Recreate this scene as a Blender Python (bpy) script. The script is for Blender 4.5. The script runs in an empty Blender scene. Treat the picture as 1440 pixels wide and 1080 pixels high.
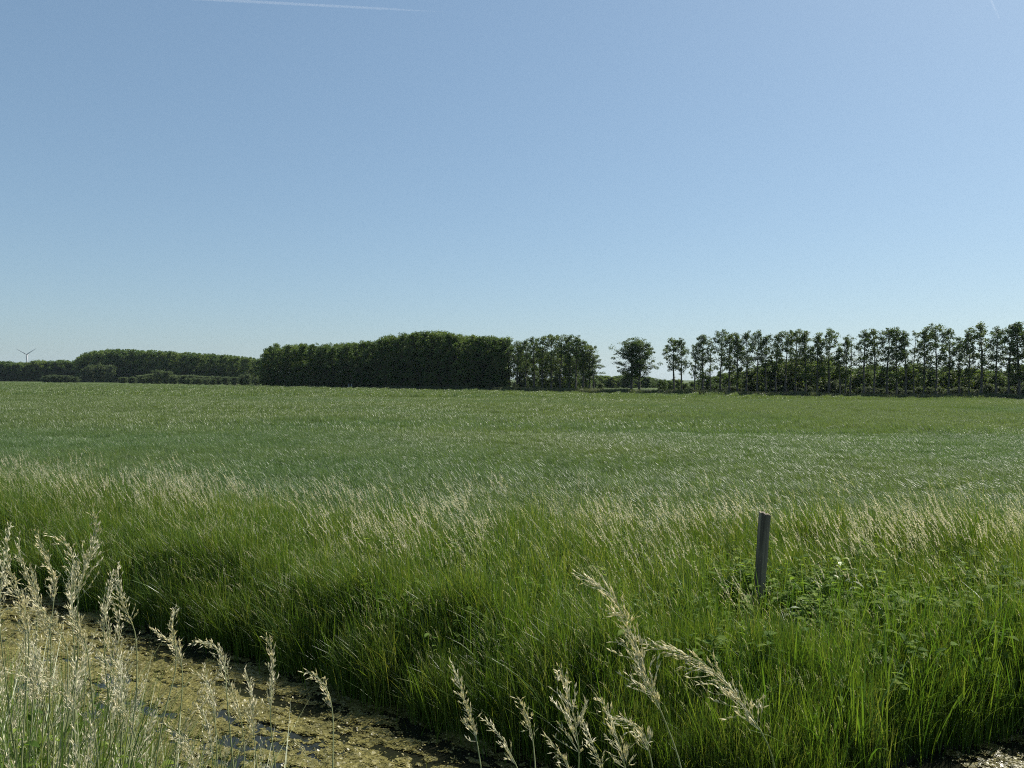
import bpy, math
import numpy as np
from mathutils import Matrix, Vector

R = math.radians
S = bpy.context.scene
COL = S.collection

# ------------------------------------------------------------------ camera
F = 1088.0                      # focal length in pixels of the 1440 wide photograph
CZ = 3.1
PITCH, ROLL = 7 / F, R(0.30)
cam_d = bpy.data.cameras.new('camera')
cam_d.sensor_width = 36.0
cam_d.lens = F / 1440 * 36.0
cam_d.clip_start = 0.05
cam_d.clip_end = 60000
cam = bpy.data.objects.new('camera', cam_d)
COL.objects.link(cam)
CM = Matrix.Rotation(math.pi / 2 - PITCH, 3, 'X') @ Matrix.Rotation(ROLL, 3, 'Z')
cam.matrix_world = Matrix.Translation((0, 0, CZ)) @ CM.to_4x4()
S.camera = cam
S.render.resolution_x, S.render.resolution_y = 1024, 768

# ------------------------------------------------------------------ sky, sun, exposure
SUN_EL, SUN_AZ = R(47), R(52)          # azimuth measured from +Y (view axis) towards +X
w = bpy.data.worlds.new('World')
S.world = w
w.use_nodes = True
nt = w.node_tree
nt.nodes.clear()
sky = nt.nodes.new('ShaderNodeTexSky')
sky.sky_type = 'NISHITA'
sky.sun_disc = False
sky.sun_elevation = SUN_EL
sky.sun_rotation = SUN_AZ
sky.altitude = 0
sky.air_density = 1.0
sky.dust_density = 0.8
sky.ozone_density = 6.0
bg = nt.nodes.new('ShaderNodeBackground')
bg.inputs['Strength'].default_value = 0.105
out = nt.nodes.new('ShaderNodeOutputWorld')
gm_ = nt.nodes.new('ShaderNodeGamma'); gm_.inputs[1].default_value = 0.60      # flatter sky, as the phone rendered it
wb = nt.nodes.new('ShaderNodeMix'); wb.data_type = 'RGBA'; wb.blend_type = 'MULTIPLY'; wb.inputs[0].default_value = 1.0
wb.inputs[7].default_value = (0.97, 1.115, 1.165, 1)
nt.links.new(sky.outputs[0], gm_.inputs[0])
nt.links.new(gm_.outputs[0], wb.inputs[6])
nt.links.new(wb.outputs[2], bg.inputs[0])
nt.links.new(bg.outputs[0], out.inputs[0])
sd = bpy.data.lights.new('sun', 'SUN')
sd.energy = 5.0
sd.angle = R(0.53)
sd.color = (1.0, 0.95, 0.86)
sun = bpy.data.objects.new('sun', sd)
COL.objects.link(sun)
SUNV = Vector((math.sin(SUN_AZ) * math.cos(SUN_EL), math.cos(SUN_AZ) * math.cos(SUN_EL), math.sin(SUN_EL)))
sun.rotation_euler = SUNV.to_track_quat('Z', 'Y').to_euler()
sun.location = (30, 30, 40)
S.view_settings.view_transform = 'Standard'
S.view_settings.look = 'None'
S.view_settings.exposure = 0.88
S.view_settings.gamma = 1.0
S.cycles.use_denoising = False
S.cycles.filter_width = 1.1
S.cycles.max_bounces = 8
S.cycles.transparent_max_bounces = 8
S.cycles.transmission_bounces = 6

# ------------------------------------------------------------------ helpers
def at(px, py, Y):
    """World point on the ray of photograph pixel (px, py) at distance Y ahead of the camera."""
    d = CM @ Vector(((px - 720) / F, -(py - 540) / F, -1.0))
    d = d * (Y / d.y)
    return np.array((d.x, d.y, d.z + CZ))

def dist_for(px, py, z):
    d = CM @ Vector(((px - 720) / F, -(py - 540) / F, -1.0))
    return (z - CZ) / d.z * d.y

WX = np.array([-400, -60, -20, -12, -6.3, -5.1, -3.0, -0.53, 1.0, 1.9, 2.8, 3.4, 4.4, 6.0, 9, 14, 40, 400.])
WY = np.array([250, 44, 19.2, 14.4, 11.0, 10.2, 8.9, 7.05, 6.1, 5.8, 5.95, 6.4, 6.75, 6.5, 5.4, 3.0, -12, -230.])
NX = np.array([-400, -60, -20, -12, -6.3, -3.0, -0.5, 1.9, 4.4, 14, 40, 400.])
NY = np.array([245, 39, 15.0, 10.3, 7.0, 5.1, 3.6, 2.5, 1.5, -2.5, -17, -235.])
def wl(x): return np.interp(x, WX, WY)
def nl(x): return np.interp(x, NX, NY)
def sm(t):
    t = np.clip(t, 0, 1)
    return t * t * (3 - 2 * t)
GZ = 0.4                        # level of the field
def ground_z(x, y):
    x = np.asarray(x, float); y = np.asarray(y, float)
    t = (y - wl(x)) * 0.87
    s = (nl(x) - y) * 0.87
    z = -0.5 + 0.5 * sm((t + 0.5) / 0.5) * 1.0 + 0.3 * sm(t / 0.5) + 0.1 * sm((t - 0.5) / 1.5)
    z = np.where(t > 0, z, np.where(s < 0, -0.5 + 0.5 * np.maximum(sm((t + 0.5) / 0.5), sm((s + 0.4) / 0.4)), z))
    zn = 1.5 * sm(s / 2.3 * 0.75 + 0.0) / sm(0.75) if False else 1.5 * np.clip(s / 2.2, 0, 1)
    z = np.where(s > 0, zn, z)
    bump = 0.03 * np.sin(x * 2.1 + y * 1.3) * np.sin(y * 1.7 - x * 0.6)
    return z + np.where((t > 0.3) & (np.abs(x) < 400), bump, 0)

class MB:
    """Collects vertices and faces; build() links them as one mesh object."""
    def __init__(s):
        s.v, s.f, s.m, s.t, s.n = [], [], [], [], 0
    def add(s, verts, faces, mat=0, tint=0.5):
        verts = np.asarray(verts, float).reshape(-1, 3)
        s.v.append(verts)
        s.t.append(np.full(len(verts), tint) if np.isscalar(tint) else np.asarray(tint, float))
        for f in faces:
            s.f.append(tuple(i + s.n for i in f))
        s.m += [mat] * len(faces)
        s.n += len(verts)
    def strip(s, pts, width, side, mat=0, tint=0.5, fold=0.0):
        pts = np.asarray(pts, float); n = len(pts)
        width = np.asarray(width, float).reshape(-1, 1)
        side = np.asarray(side, float)
        if side.ndim == 1: side = np.tile(side, (n, 1))
        a = pts - side * width * 0.5
        b = pts + side * width * 0.5
        v = np.empty((2 * n, 3)); v[0::2] = a; v[1::2] = b
        s.add(v, [(2 * i, 2 * i + 1, 2 * i + 3, 2 * i + 2) for i in range(n - 1)], mat, tint)
    def tube(s, pts, rad, k=5, mat=0, tint=0.5, cap=True):
        pts = np.asarray(pts, float); n = len(pts)
        rad = np.broadcast_to(np.asarray(rad, float), (n,))
        tg = np.gradient(pts, axis=0)
        tg /= np.linalg.norm(tg, axis=1, keepdims=True) + 1e-12
        ref = np.array((0.31, 0.95, 0.05)) if abs(tg[0][1]) < 0.9 else np.array((1., 0, 0))
        u = np.cross(tg, ref); u /= np.linalg.norm(u, axis=1, keepdims=True) + 1e-12
        q = np.cross(tg, u)
        a = np.linspace(0, 2 * math.pi, k, endpoint=False)
        v = pts[:, None, :] + rad[:, None, None] * (np.cos(a)[None, :, None] * u[:, None, :] + np.sin(a)[None, :, None] * q[:, None, :])
        fc = [(i * k + j, i * k + (j + 1) % k, (i + 1) * k + (j + 1) % k, (i + 1) * k + j) for i in range(n - 1) for j in range(k)]
        if cap: fc += [tuple(range(k))[::-1], tuple((n - 1) * k + j for j in range(k))]
        s.add(v.reshape(-1, 3), fc, mat, tint)
    def mesh(s, name, mats, smooth=False):
        me = bpy.data.meshes.new(name)
        V = np.concatenate(s.v) if s.v else np.zeros((0, 3))
        me.from_pydata(V.tolist(), [], s.f)
        for m in mats: me.materials.append(m)
        if len(mats) > 1: me.polygons.foreach_set('material_index', s.m)
        at_ = me.attributes.new('tint', 'FLOAT', 'POINT')
        at_.data.foreach_set('value', np.concatenate(s.t).astype(np.float32))
        if smooth: me.polygons.foreach_set('use_smooth', [True] * len(me.polygons))
        me.update()
        return me

def quads_mesh(name, V, tint, mats):
    """V: (n,4,3) separate quads."""
    n = len(V)
    me = bpy.data.meshes.new(name)
    me.vertices.add(n * 4); me.loops.add(n * 4); me.polygons.add(n)
    me.vertices.foreach_set('co', V.reshape(-1).astype(np.float32))
    me.loops.foreach_set('vertex_index', np.arange(n * 4, dtype=np.int32))
    me.polygons.foreach_set('loop_start', np.arange(0, n * 4, 4, dtype=np.int32))
    for m in mats: me.materials.append(m)
    a = me.attributes.new('tint', 'FLOAT', 'POINT')
    a.data.foreach_set('value', np.repeat(tint, 4).astype(np.float32))
    me.update(calc_edges=True)
    return me

def obj(name, me, parent=None, loc=None):
    o = bpy.data.objects.new(name, me)
    COL.objects.link(o)
    if parent is not None: o.parent = parent
    if loc is not None: o.location = [float(c) for c in loc]
    return o
def tag(o, label=None, cat=None, group=None, kind=None):
    if label: o['label'] = label
    if cat: o['category'] = cat
    if group: o['group'] = group
    if kind: o['kind'] = kind
    return o
def empty(name, loc):
    o = bpy.data.objects.new(name, None)
    o.empty_display_size = 0.1
    COL.objects.link(o)
    o.location = [float(c) for c in loc]
    return o

ONES = 'zeroth first second third fourth fifth sixth seventh eighth ninth tenth eleventh twelfth thirteenth fourteenth fifteenth sixteenth seventeenth eighteenth nineteenth'.split()
TENS = {20: ('twentieth', 'twenty'), 30: ('thirtieth', 'thirty'), 40: ('fortieth', 'forty'), 50: ('fiftieth', 'fifty'), 60: ('sixtieth', 'sixty')}
def nth(i):
    if i < 20: return ONES[i]
    t, u = i // 10 * 10, i % 10
    return TENS[t][0] if u == 0 else TENS[t][1] + '-' + ONES[u]

# ------------------------------------------------------------------ materials
def mat_new(name):
    m = bpy.data.materials.new(name)
    m.use_nodes = True
    t = m.node_tree
    t.nodes.clear()
    o = t.nodes.new('ShaderNodeOutputMaterial')
    return m, t, o
def N(t, typ, **kw):
    n = t.nodes.new(typ)
    for k, v in kw.items(): setattr(n, k, v)
    return n
def rgba(c): return (c[0], c[1], c[2], 1)

def leaf_mat(name, ca, cb, cc=None, rough=0.5, trans=0.35, spec=0.4, tcol=None, noise=0.0, nscale=0.2, noise_col=None, rnd=0.35):
    """Two to three tints picked per blade and per plant, part of the light passes through the leaf."""
    m, t, o = mat_new(name)
    a = N(t, 'ShaderNodeAttribute', attribute_name='tint')
    oi = N(t, 'ShaderNodeObjectInfo')
    mx = N(t, 'ShaderNodeMath', operation='MULTIPLY_ADD')
    t.links.new(oi.outputs['Random'], mx.inputs[0]); mx.inputs[1].default_value = rnd
    t.links.new(a.outputs['Fac'], mx.inputs[2])
    ad = N(t, 'ShaderNodeMath', operation='SUBTRACT'); ad.use_clamp = True
    t.links.new(mx.outputs[0], ad.inputs[0]); ad.inputs[1].default_value = rnd * .5
    cr = N(t, 'ShaderNodeValToRGB')
    e = cr.color_ramp.elements
    e[0].color = rgba(ca); e[1].color = rgba(cb)
    if cc:
        n = e.new(0.62); n.color = rgba(cb); e[2].color = rgba(cc)
    t.links.new(ad.outputs[0], cr.inputs[0])
    col = cr.outputs[0]
    if noise:
        g = N(t, 'ShaderNodeNewGeometry')
        mp = N(t, 'ShaderNodeMapping'); mp.inputs['Scale'].default_value = (nscale, nscale, 0.0)
        t.links.new(g.outputs['Position'], mp.inputs[0])
        nz = N(t, 'ShaderNodeTexNoise'); nz.inputs['Scale'].default_value = 1.0; nz.inputs['Detail'].default_value = 4
        t.links.new(mp.outputs[0], nz.inputs['Vector'])
        mr = N(t, 'ShaderNodeMapRange'); mr.inputs[1].default_value = 0.4; mr.inputs[2].default_value = 0.62
        mr.inputs[3].default_value = 0; mr.inputs[4].default_value = noise
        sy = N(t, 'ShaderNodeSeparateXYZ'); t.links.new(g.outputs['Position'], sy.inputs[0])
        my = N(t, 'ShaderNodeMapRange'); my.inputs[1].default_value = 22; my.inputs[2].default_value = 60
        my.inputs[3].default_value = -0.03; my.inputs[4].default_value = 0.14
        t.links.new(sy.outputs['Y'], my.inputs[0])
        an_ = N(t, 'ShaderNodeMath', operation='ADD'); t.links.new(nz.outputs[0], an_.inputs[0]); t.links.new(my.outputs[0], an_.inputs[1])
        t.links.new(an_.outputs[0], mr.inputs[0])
        mc = N(t, 'ShaderNodeMix', data_type='RGBA')
        t.links.new(mr.outputs[0], mc.inputs[0]); t.links.new(col, mc.inputs[6])
        mc.inputs[7].default_value = rgba(noise_col)
        col = mc.outputs[2]
    p = N(t, 'ShaderNodeBsdfPrincipled')
    t.links.new(col, p.inputs['Base Color'])
    p.inputs['Roughness'].default_value = rough
    p.inputs['Specular IOR Level'].default_value = spec
    tr = N(t, 'ShaderNodeBsdfTranslucent')
    hs = N(t, 'ShaderNodeMix', data_type='RGBA', blend_type='MULTIPLY'); hs.inputs[0].default_value = 1
    t.links.new(col, hs.inputs[6]); hs.inputs[7].default_value = rgba(tcol or (1.5, 1.5, 0.75))
    t.links.new(hs.outputs[2], tr.inputs[0])
    ms = N(t, 'ShaderNodeMixShader'); ms.inputs[0].default_value = trans
    t.links.new(p.outputs[0], ms.inputs[1]); t.links.new(tr.outputs[0], ms.inputs[2])
    t.links.new(ms.outputs[0], o.inputs['Surface'])
    return m

def noise_mat(name, ca, cb, scale=3.0, rough=0.8, stretch=(1, 1, 1), bump=0.0, detail=6, lo=0.35, hi=0.65, spec=0.3):
    m, t, o = mat_new(name)
    tc = N(t, 'ShaderNodeTexCoord')
    mp = N(t, 'ShaderNodeMapping'); mp.inputs['Scale'].default_value = stretch
    t.links.new(tc.outputs['Object'], mp.inputs[0])
    nz = N(t, 'ShaderNodeTexNoise'); nz.inputs['Scale'].default_value = scale; nz.inputs['Detail'].default_value = detail
    t.links.new(mp.outputs[0], nz.inputs['Vector'])
    cr = N(t, 'ShaderNodeValToRGB'); e = cr.color_ramp.elements
    e[0].position, e[1].position = lo, hi
    e[0].color, e[1].color = rgba(ca), rgba(cb)
    t.links.new(nz.outputs[0], cr.inputs[0])
    p = N(t, 'ShaderNodeBsdfPrincipled')
    t.links.new(cr.outputs[0], p.inputs['Base Color'])
    p.inputs['Roughness'].default_value = rough
    p.inputs['Specular IOR Level'].default_value = spec
    if bump:
        b = N(t, 'ShaderNodeBump'); b.inputs['Strength'].default_value = 1.0; b.inputs['Distance'].default_value = bump
        t.links.new(nz.outputs[0], b.inputs['Height']); t.links.new(b.outputs[0], p.inputs['Normal'])
    t.links.new(p.outputs[0], o.inputs['Surface'])
    return m

M_SOIL = noise_mat('ground_grass', (0.05, 0.075, 0.022), (0.09, 0.13, 0.04), 0.8, 0.95, spec=0.1)
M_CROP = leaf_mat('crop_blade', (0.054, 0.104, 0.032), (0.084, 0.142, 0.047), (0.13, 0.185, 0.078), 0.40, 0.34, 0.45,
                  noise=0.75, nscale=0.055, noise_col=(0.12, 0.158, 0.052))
M_GRASS = leaf_mat('grass_blade', (0.042, 0.088, 0.014), (0.095, 0.158, 0.025), (0.195, 0.225, 0.06), 0.42, 0.36, 0.42, tcol=(1.6, 1.55, 0.65), rnd=0.75)
M_HEAD = leaf_mat('grass_head', (0.20, 0.23, 0.10), (0.32, 0.33, 0.18), (0.44, 0.38, 0.27), 0.5, 0.45, 0.4, tcol=(1.3, 1.3, 0.95))
M_REED = leaf_mat('broad_blade', (0.05, 0.11, 0.015), (0.09, 0.16, 0.02), (0.15, 0.21, 0.03), 0.4, 0.36, 0.4)
M_WEED = leaf_mat('weed_leaf', (0.06, 0.115, 0.024), (0.11, 0.175, 0.034), (0.19, 0.25, 0.05), 0.7, 0.48, 0.08)
M_LIME = leaf_mat('young_leaf', (0.15, 0.22, 0.03), (0.2, 0.27, 0.03), None, 0.4, 0.5, 0.4)
M_STRAW = leaf_mat('pale_spikelet', (0.44, 0.43, 0.29), (0.61, 0.585, 0.43), (0.76, 0.72, 0.57), 0.45, 0.5, 0.5, tcol=(1.15, 1.1, 0.95))
M_STEM = leaf_mat('pale_stem', (0.16, 0.2, 0.08), (0.30, 0.31, 0.16), None, 0.45, 0.2, 0.4, tcol=(1.2, 1.1, 0.9))
M_POP = leaf_mat('poplar_leaf', (0.042, 0.076, 0.02), (0.07, 0.112, 0.027), (0.115, 0.15, 0.04), 0.6, 0.3, 0.2, rnd=0.6)
M_DENSE = leaf_mat('grove_leaf', (0.045, 0.082, 0.022), (0.075, 0.12, 0.03), (0.12, 0.16, 0.04), 0.6, 0.34, 0.2, rnd=0.8)
M_SHRUB = leaf_mat('shrub_leaf', (0.045, 0.07, 0.028), (0.07, 0.10, 0.040), (0.10, 0.13, 0.055), 0.6, 0.25, 0.2, rnd=0.8)
M_VERGE = leaf_mat('verge_reed', (0.05, 0.07, 0.03), (0.08, 0.105, 0.045), (0.16, 0.16, 0.09), 0.55, 0.3, 0.3)
M_BARK = noise_mat('poplar_bark', (0.045, 0.042, 0.035), (0.11, 0.10, 0.085), 4, 0.9, (1, 1, 0.3))
M_WOOD = noise_mat('weathered_wood', (0.06, 0.05, 0.036), (0.25, 0.21, 0.15), 16, 0.85, (1, 1, 0.06), 0.004)
M_WHITE = noise_mat('turbine_paint', (0.30, 0.31, 0.33), (0.36, 0.37, 0.39), 1, 0.5)

def add_mud(m):
    t = m.node_tree
    p = [n for n in t.nodes if n.type == 'BSDF_PRINCIPLED'][0]
    src = p.inputs['Base Color'].links[0].from_socket
    g = N(t, 'ShaderNodeNewGeometry'); sx = N(t, 'ShaderNodeSeparateXYZ')
    t.links.new(g.outputs['Position'], sx.inputs[0])
    mr = N(t, 'ShaderNodeMapRange'); mr.inputs[1].default_value = 0.34; mr.inputs[2].default_value = 0.42
    t.links.new(sx.outputs['Z'], mr.inputs[0])
    mc = N(t, 'ShaderNodeMix', data_type='RGBA')
    t.links.new(mr.outputs[0], mc.inputs[0]); mc.inputs[6].default_value = (0.022, 0.019, 0.012, 1)
    t.links.new(src, mc.inputs[7]); t.links.new(mc.outputs[2], p.inputs['Base Color'])
add_mud(M_SOIL)

# ------------------------------------------------------------------ scattering of grass tufts
def scatter(name, variants, P, rot, scl, idx, label, cat=None):
    """A mesh of points; geometry nodes set one of the tuft meshes on every point."""
    c = bpy.data.collections.new(name + '_tufts')
    for i, me in enumerate(variants):
        c.objects.link(bpy.data.objects.new('%s_tuft_%02d' % (name, i), me))
    n = len(P)
    me = bpy.data.meshes.new(name)
    me.vertices.add(n)
    me.vertices.foreach_set('co', np.asarray(P, np.float32).reshape(-1))
    a = me.attributes.new('rot', 'FLOAT_VECTOR', 'POINT'); a.data.foreach_set('vector', np.asarray(rot, np.float32).reshape(-1))
    a = me.attributes.new('scl', 'FLOAT_VECTOR', 'POINT'); a.data.foreach_set('vector', np.asarray(scl, np.float32).reshape(-1))
    a = me.attributes.new('idx', 'INT', 'POINT'); a.data.foreach_set('value', np.asarray(idx, np.int32))
    o = obj(name, me)
    g = bpy.data.node_groups.new(name + '_nodes', 'GeometryNodeTree')
    g.interface.new_socket('Geometry', in_out='INPUT', socket_type='NodeSocketGeometry')
    g.interface.new_socket('Geometry', in_out='OUTPUT', socket_type='NodeSocketGeometry')
    gi, go = g.nodes.new('NodeGroupInput'), g.nodes.new('NodeGroupOutput')
    ip = g.nodes.new('GeometryNodeInstanceOnPoints')
    ci = g.nodes.new('GeometryNodeCollectionInfo')
    ci.inputs['Collection'].default_value = c
    ci.inputs['Separate Children'].default_value = True
    ci.inputs['Reset Children'].default_value = True
    def named(nm, ty):
        q = g.nodes.new('GeometryNodeInputNamedAttribute'); q.data_type = ty
        q.inputs['Name'].default_value = nm
        return q.outputs['Attribute']
    er = g.nodes.new('FunctionNodeEulerToRotation')
    g.links.new(named('rot', 'FLOAT_VECTOR'), er.inputs[0])
    g.links.new(er.outputs[0], ip.inputs['Rotation'])
    g.links.new(named('scl', 'FLOAT_VECTOR'), ip.inputs['Scale'])
    g.links.new(named('idx', 'INT'), ip.inputs['Instance Index'])
    ip.inputs['Pick Instance'].default_value = True
    g.links.new(gi.outputs[0], ip.inputs['Points'])
    g.links.new(ci.outputs[0], ip.inputs['Instance'])
    g.links.new(ip.outputs[0], go.inputs[0])
    md = o.modifiers.new('scatter', 'NODES'); md.node_group = g
    return tag(o, label, cat, kind='stuff')

WIND = np.array((-0.93, 0.25, 0.0))      # the wind blows from the right
def blade_path(base, h, lean, bend, az, n, rng, wind=0.5):
    """Blade rising from base, leaning and bending over."""
    d = np.array((math.cos(az), math.sin(az), 0)) * (1 - wind) + WIND * wind
    t = np.linspace(0, 1, n)
    out = lean * t + bend * t ** 2.2
    zz = t - 0.32 * bend * t ** 3
    p = base + d[None] * (out * h)[:, None]
    p[:, 2] += zz * h
    return p, d

# ------------------------------------------------------------------ ground and water
def axis(segs):
    a = []
    for lo, hi, st in segs: a += list(np.arange(lo, hi, st))
    return np.array(a + [segs[-1][1]])
gx = axis([(-9000, -1000, 1000), (-1000, -200, 100), (-200, -40, 10), (-40, -16, 2), (-16, 14, 0.25), (14, 40, 2), (40, 200, 10), (200, 1000, 100), (1000, 9000, 1000)])
gy = axis([(-300, -40, 20), (-40, -6, 2), (-6, 18, 0.25), (18, 60, 3), (60, 300, 20), (300, 1000, 100), (1000, 9000, 1000)])
X, Y = np.meshgrid(gx, gy)
Z = ground_z(X, Y)
nx, ny = len(gx), len(gy)
gm = bpy.data.meshes.new('ground')
ii = (np.arange(ny - 1)[:, None] * nx + np.arange(nx - 1)[None]).reshape(-1)
gm.from_pydata(np.stack([X, Y, Z], -1).reshape(-1, 3).tolist(), [], np.stack([ii, ii + 1, ii + 1 + nx, ii + nx], -1).tolist())
gm.materials.append(M_SOIL)
gm.polygons.foreach_set('use_smooth', [True] * len(gm.polygons))
tag(obj('ground', gm), kind='structure')

m, t, o = mat_new('ditch_water')
p = N(t, 'ShaderNodeBsdfPrincipled')
p.inputs['Base Color'].default_value = (0.012, 0.013, 0.008, 1)
p.inputs['Roughness'].default_value = 0.04
p.inputs['IOR'].default_value = 1.33
nz = N(t, 'ShaderNodeTexNoise'); nz.inputs['Scale'].default_value = 9; nz.inputs['Detail'].default_value = 3
b = N(t, 'ShaderNodeBump'); b.inputs['Strength'].default_value = 0.25; b.inputs['Distance'].default_value = 0.01
tc = N(t, 'ShaderNodeTexCoord')
t.links.new(tc.outputs['Object'], nz.inputs['Vector'])
t.links.new(nz.outputs[0], b.inputs['Height']); t.links.new(b.outputs[0], p.inputs['Normal'])
t.links.new(p.outputs[0], o.inputs['Surface'])
M_WATER = m
mb = MB()
xs = np.concatenate([np.arange(-60, -16, 4.), np.arange(-16, 14, 0.5), np.arange(14, 41, 2.)])
V = []
for x in xs: V += [(x, float(nl(x)) - 0.3, 0.0), (x, float(wl(x)) + 0.3, 0.0)]
mb.add(V, [(2 * i, 2 * i + 2, 2 * i + 3, 2 * i + 1) for i in range(len(xs) - 1)])
tag(obj('water', mb.mesh('water', [M_WATER])), kind='structure')

# floating algae: a torn, bumpy mat of small flakes
rng = np.random.default_rng(5)
def vnoise(x, y, sc, seed):
    r = np.random.default_rng(seed).random((64, 64))
    x = x / sc; y = y / sc
    i, j = np.floor(x).astype(int), np.floor(y).astype(int)
    u, v = x - i, y - j
    u = u * u * (3 - 2 * u); v = v * v * (3 - 2 * v)
    g = lambda a, b: r[a % 64, b % 64]
    return (g(i, j) * (1 - u) + g(i + 1, j) * u) * (1 - v) + (g(i, j + 1) * (1 - u) + g(i + 1, j + 1) * u) * v
M_ALGAE = leaf_mat('algae', (0.095, 0.087, 0.022), (0.19, 0.168, 0.046), (0.32, 0.276, 0.10), 0.45, 0.1, 0.45, tcol=(1, 1, .8))
def algae_field(x, y):
    u, v = x * -0.86 + y * 0.5, x * 0.5 + y * 0.86        # streaks lie along the ditch
    wob = 0.06 * (vnoise(u + 20, v, 0.35, 4) - .5)
    f = 0.42 * vnoise(u + 30, (v + wob) * 2.2, 0.55, 1) + 0.33 * vnoise(u + 30, v * 2.4, 0.17, 2) + 0.25 * vnoise(u + 30, v * 1.6, 0.06, 3)
    dens = np.where(x > 0.9, 0.50, 0.405) + 0.10 * sm((1.6 - (wl(x) - y)) / 1.6)
    return f - dens - 0.035 * sm((-1.6 - x) / 2.0) * sm((3.4 - (y - nl(x))) / 3.0)
def in_ditch(x, y): return (y < wl(x) - 0.02) & (y > nl(x) + 0.05) & (np.abs(x) < 0.85 * y + 0.6)
st = 0.014
cx, cy = np.meshgrid(np.arange(-9.5, 6.5, st), np.arange(3.0, 13.5, st))
k = in_ditch(cx, cy)
cx, cy = cx[k], cy[k]
f = algae_field(cx, cy)
k = f > 0
cx, cy, f = cx[k], cy[k], f[k]
n = len(cx)
V = np.empty((n, 4, 3))
hz = lambda x, y: 0.003 + 0.016 * vnoise(x + 50, y + 50, 0.035, 5) ** 2 + 0.012 * vnoise(x + 50, y, 0.09, 6)
for q, (dx, dy) in enumerate(((-.62, -.62), (.62, -.62), (.62, .62), (-.62, .62))):
    V[:, q, 0] = cx + dx * st + rng.normal(0, .003, n); V[:, q, 1] = cy + dy * st + rng.normal(0, .003, n)
    V[:, q, 2] = np.maximum(hz(V[:, q, 0], V[:, q, 1]) * (0.25 + np.minimum(f * 8, 1.0)) + rng.normal(0, .0016, n), .0012)
n2 = 42000
fx, fy = rng.uniform(-9.5, 6.5, n2 * 5), rng.uniform(3, 13.5, n2 * 5)
k = in_ditch(fx, fy); fx, fy = fx[k], fy[k]
k = algae_field(fx, fy) > -0.05 - 0.05 * rng.random(len(fx)); fx, fy = fx[k][:n2], fy[k][:n2]
n2 = len(fx)
an = rng.uniform(0, 6.28, n2); sz = rng.uniform(.004, .011, n2); tl = rng.normal(0, .35, (n2, 2))
V2 = np.empty((n2, 4, 3))
for q in range(4):
    r_ = sz * rng.uniform(.6, 1.1, n2); dx, dy = np.cos(an + q * 1.57) * r_ * 1.3, np.sin(an + q * 1.57) * r_
    V2[:, q, 0] = fx + dx; V2[:, q, 1] = fy + dy
    V2[:, q, 2] = np.maximum(.004 + .018 * rng.random() * 0 + hz(fx, fy) + dx * tl[:, 0] + dy * tl[:, 1], .0015)
tn = np.clip(0.15 + 0.5 * vnoise(cx + 40, cy * 1.3, .22, 7) + rng.normal(0, .14, n), 0, 1)
tag(obj('floating_algae', quads_mesh('floating_algae', np.concatenate([V, V2]), np.concatenate([tn, np.clip(rng.normal(.6, .25, n2), 0, 1)]), [M_ALGAE])),
    'yellowish mat of algae floating on the dark ditch water', None, kind='stuff')
print('algae', n, n2)

# ------------------------------------------------------------------ crop field
def crop_patch(seed, size, nb, h, wd, nseg):
    rng = np.random.default_rng(seed)
    mb = MB()
    for i in range(nb):
        b = np.array((rng.uniform(-.5, .5) * size, rng.uniform(-.5, .5) * size, 0))
        hh = h * rng.uniform(0.72, 1.12)
        az = rng.uniform(0, 2 * math.pi)
        # erect shoot whose flag leaf folds over near the top
        dv = np.array((math.cos(az), math.sin(az), 0)) + WIND * .35
        tt = np.array((0, .45, .75, .9, 1.0)) if nseg == 5 else np.array((0, .6, .85, 1.0))
        ou = np.array((0, .03, .09, .20, .33)) if nseg == 5 else np.array((0, .05, .18, .33))
        zz = np.array((0, .5, .84, .97, .93)) if nseg == 5 else np.array((0, .68, .95, .92))
        pth = b + dv[None] * (ou * hh * rng.uniform(.5, 1.5))[:, None]
        pth[:, 2] += zz * hh
        s = np.array((-math.sin(az + rng.normal(0, .8)), math.cos(az), 0)); s /= np.linalg.norm(s)
        mb.strip(pth, wd * rng.uniform(.7, 1.3) * np.clip(1.0 - tt ** 2.5, 0.08, 1), s, 0, rng.random())
    return mb.mesh('crop_patch', [M_CROP])
EX = np.array([-400, -73, -37, -12, 12.4, 32.6, 45, 69.5, 120, 200.])
EY = np.array([420, 209, 184, 163, 139, 124, 113, 104, 82, 50.])
def edge_y(x): return np.interp(x, EX, EY)
MX = np.array([-200, -40, -11.4, -3.2, 0, 4, 8, 20, 60, 200.])
MY = np.array([120, 34, 16.6, 13.0, 11.9, 11.3, 10.9, 8, 2, -10.])
def margin_y(x): return np.interp(x, MX, MY)
rng = np.random.default_rng(11)
def field_points(step, d0, d1):
    pts = []
    for y in np.arange(d0, d1, step):
        hw = 0.76 * y + 6
        xx = np.arange(-hw, hw, step)
        pts.append(np.stack([xx + rng.uniform(-.3, .3, len(xx)) * step, np.full(len(xx), y) + rng.uniform(-.3, .3, len(xx)) * step], 1))
    p = np.concatenate(pts)
    k = (p[:, 1] > margin_y(p[:, 0]) - 0.2) & (p[:, 1] < edge_y(p[:, 0])) & (p[:, 0] > -0.9 * 330)
    return p[k]
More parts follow.
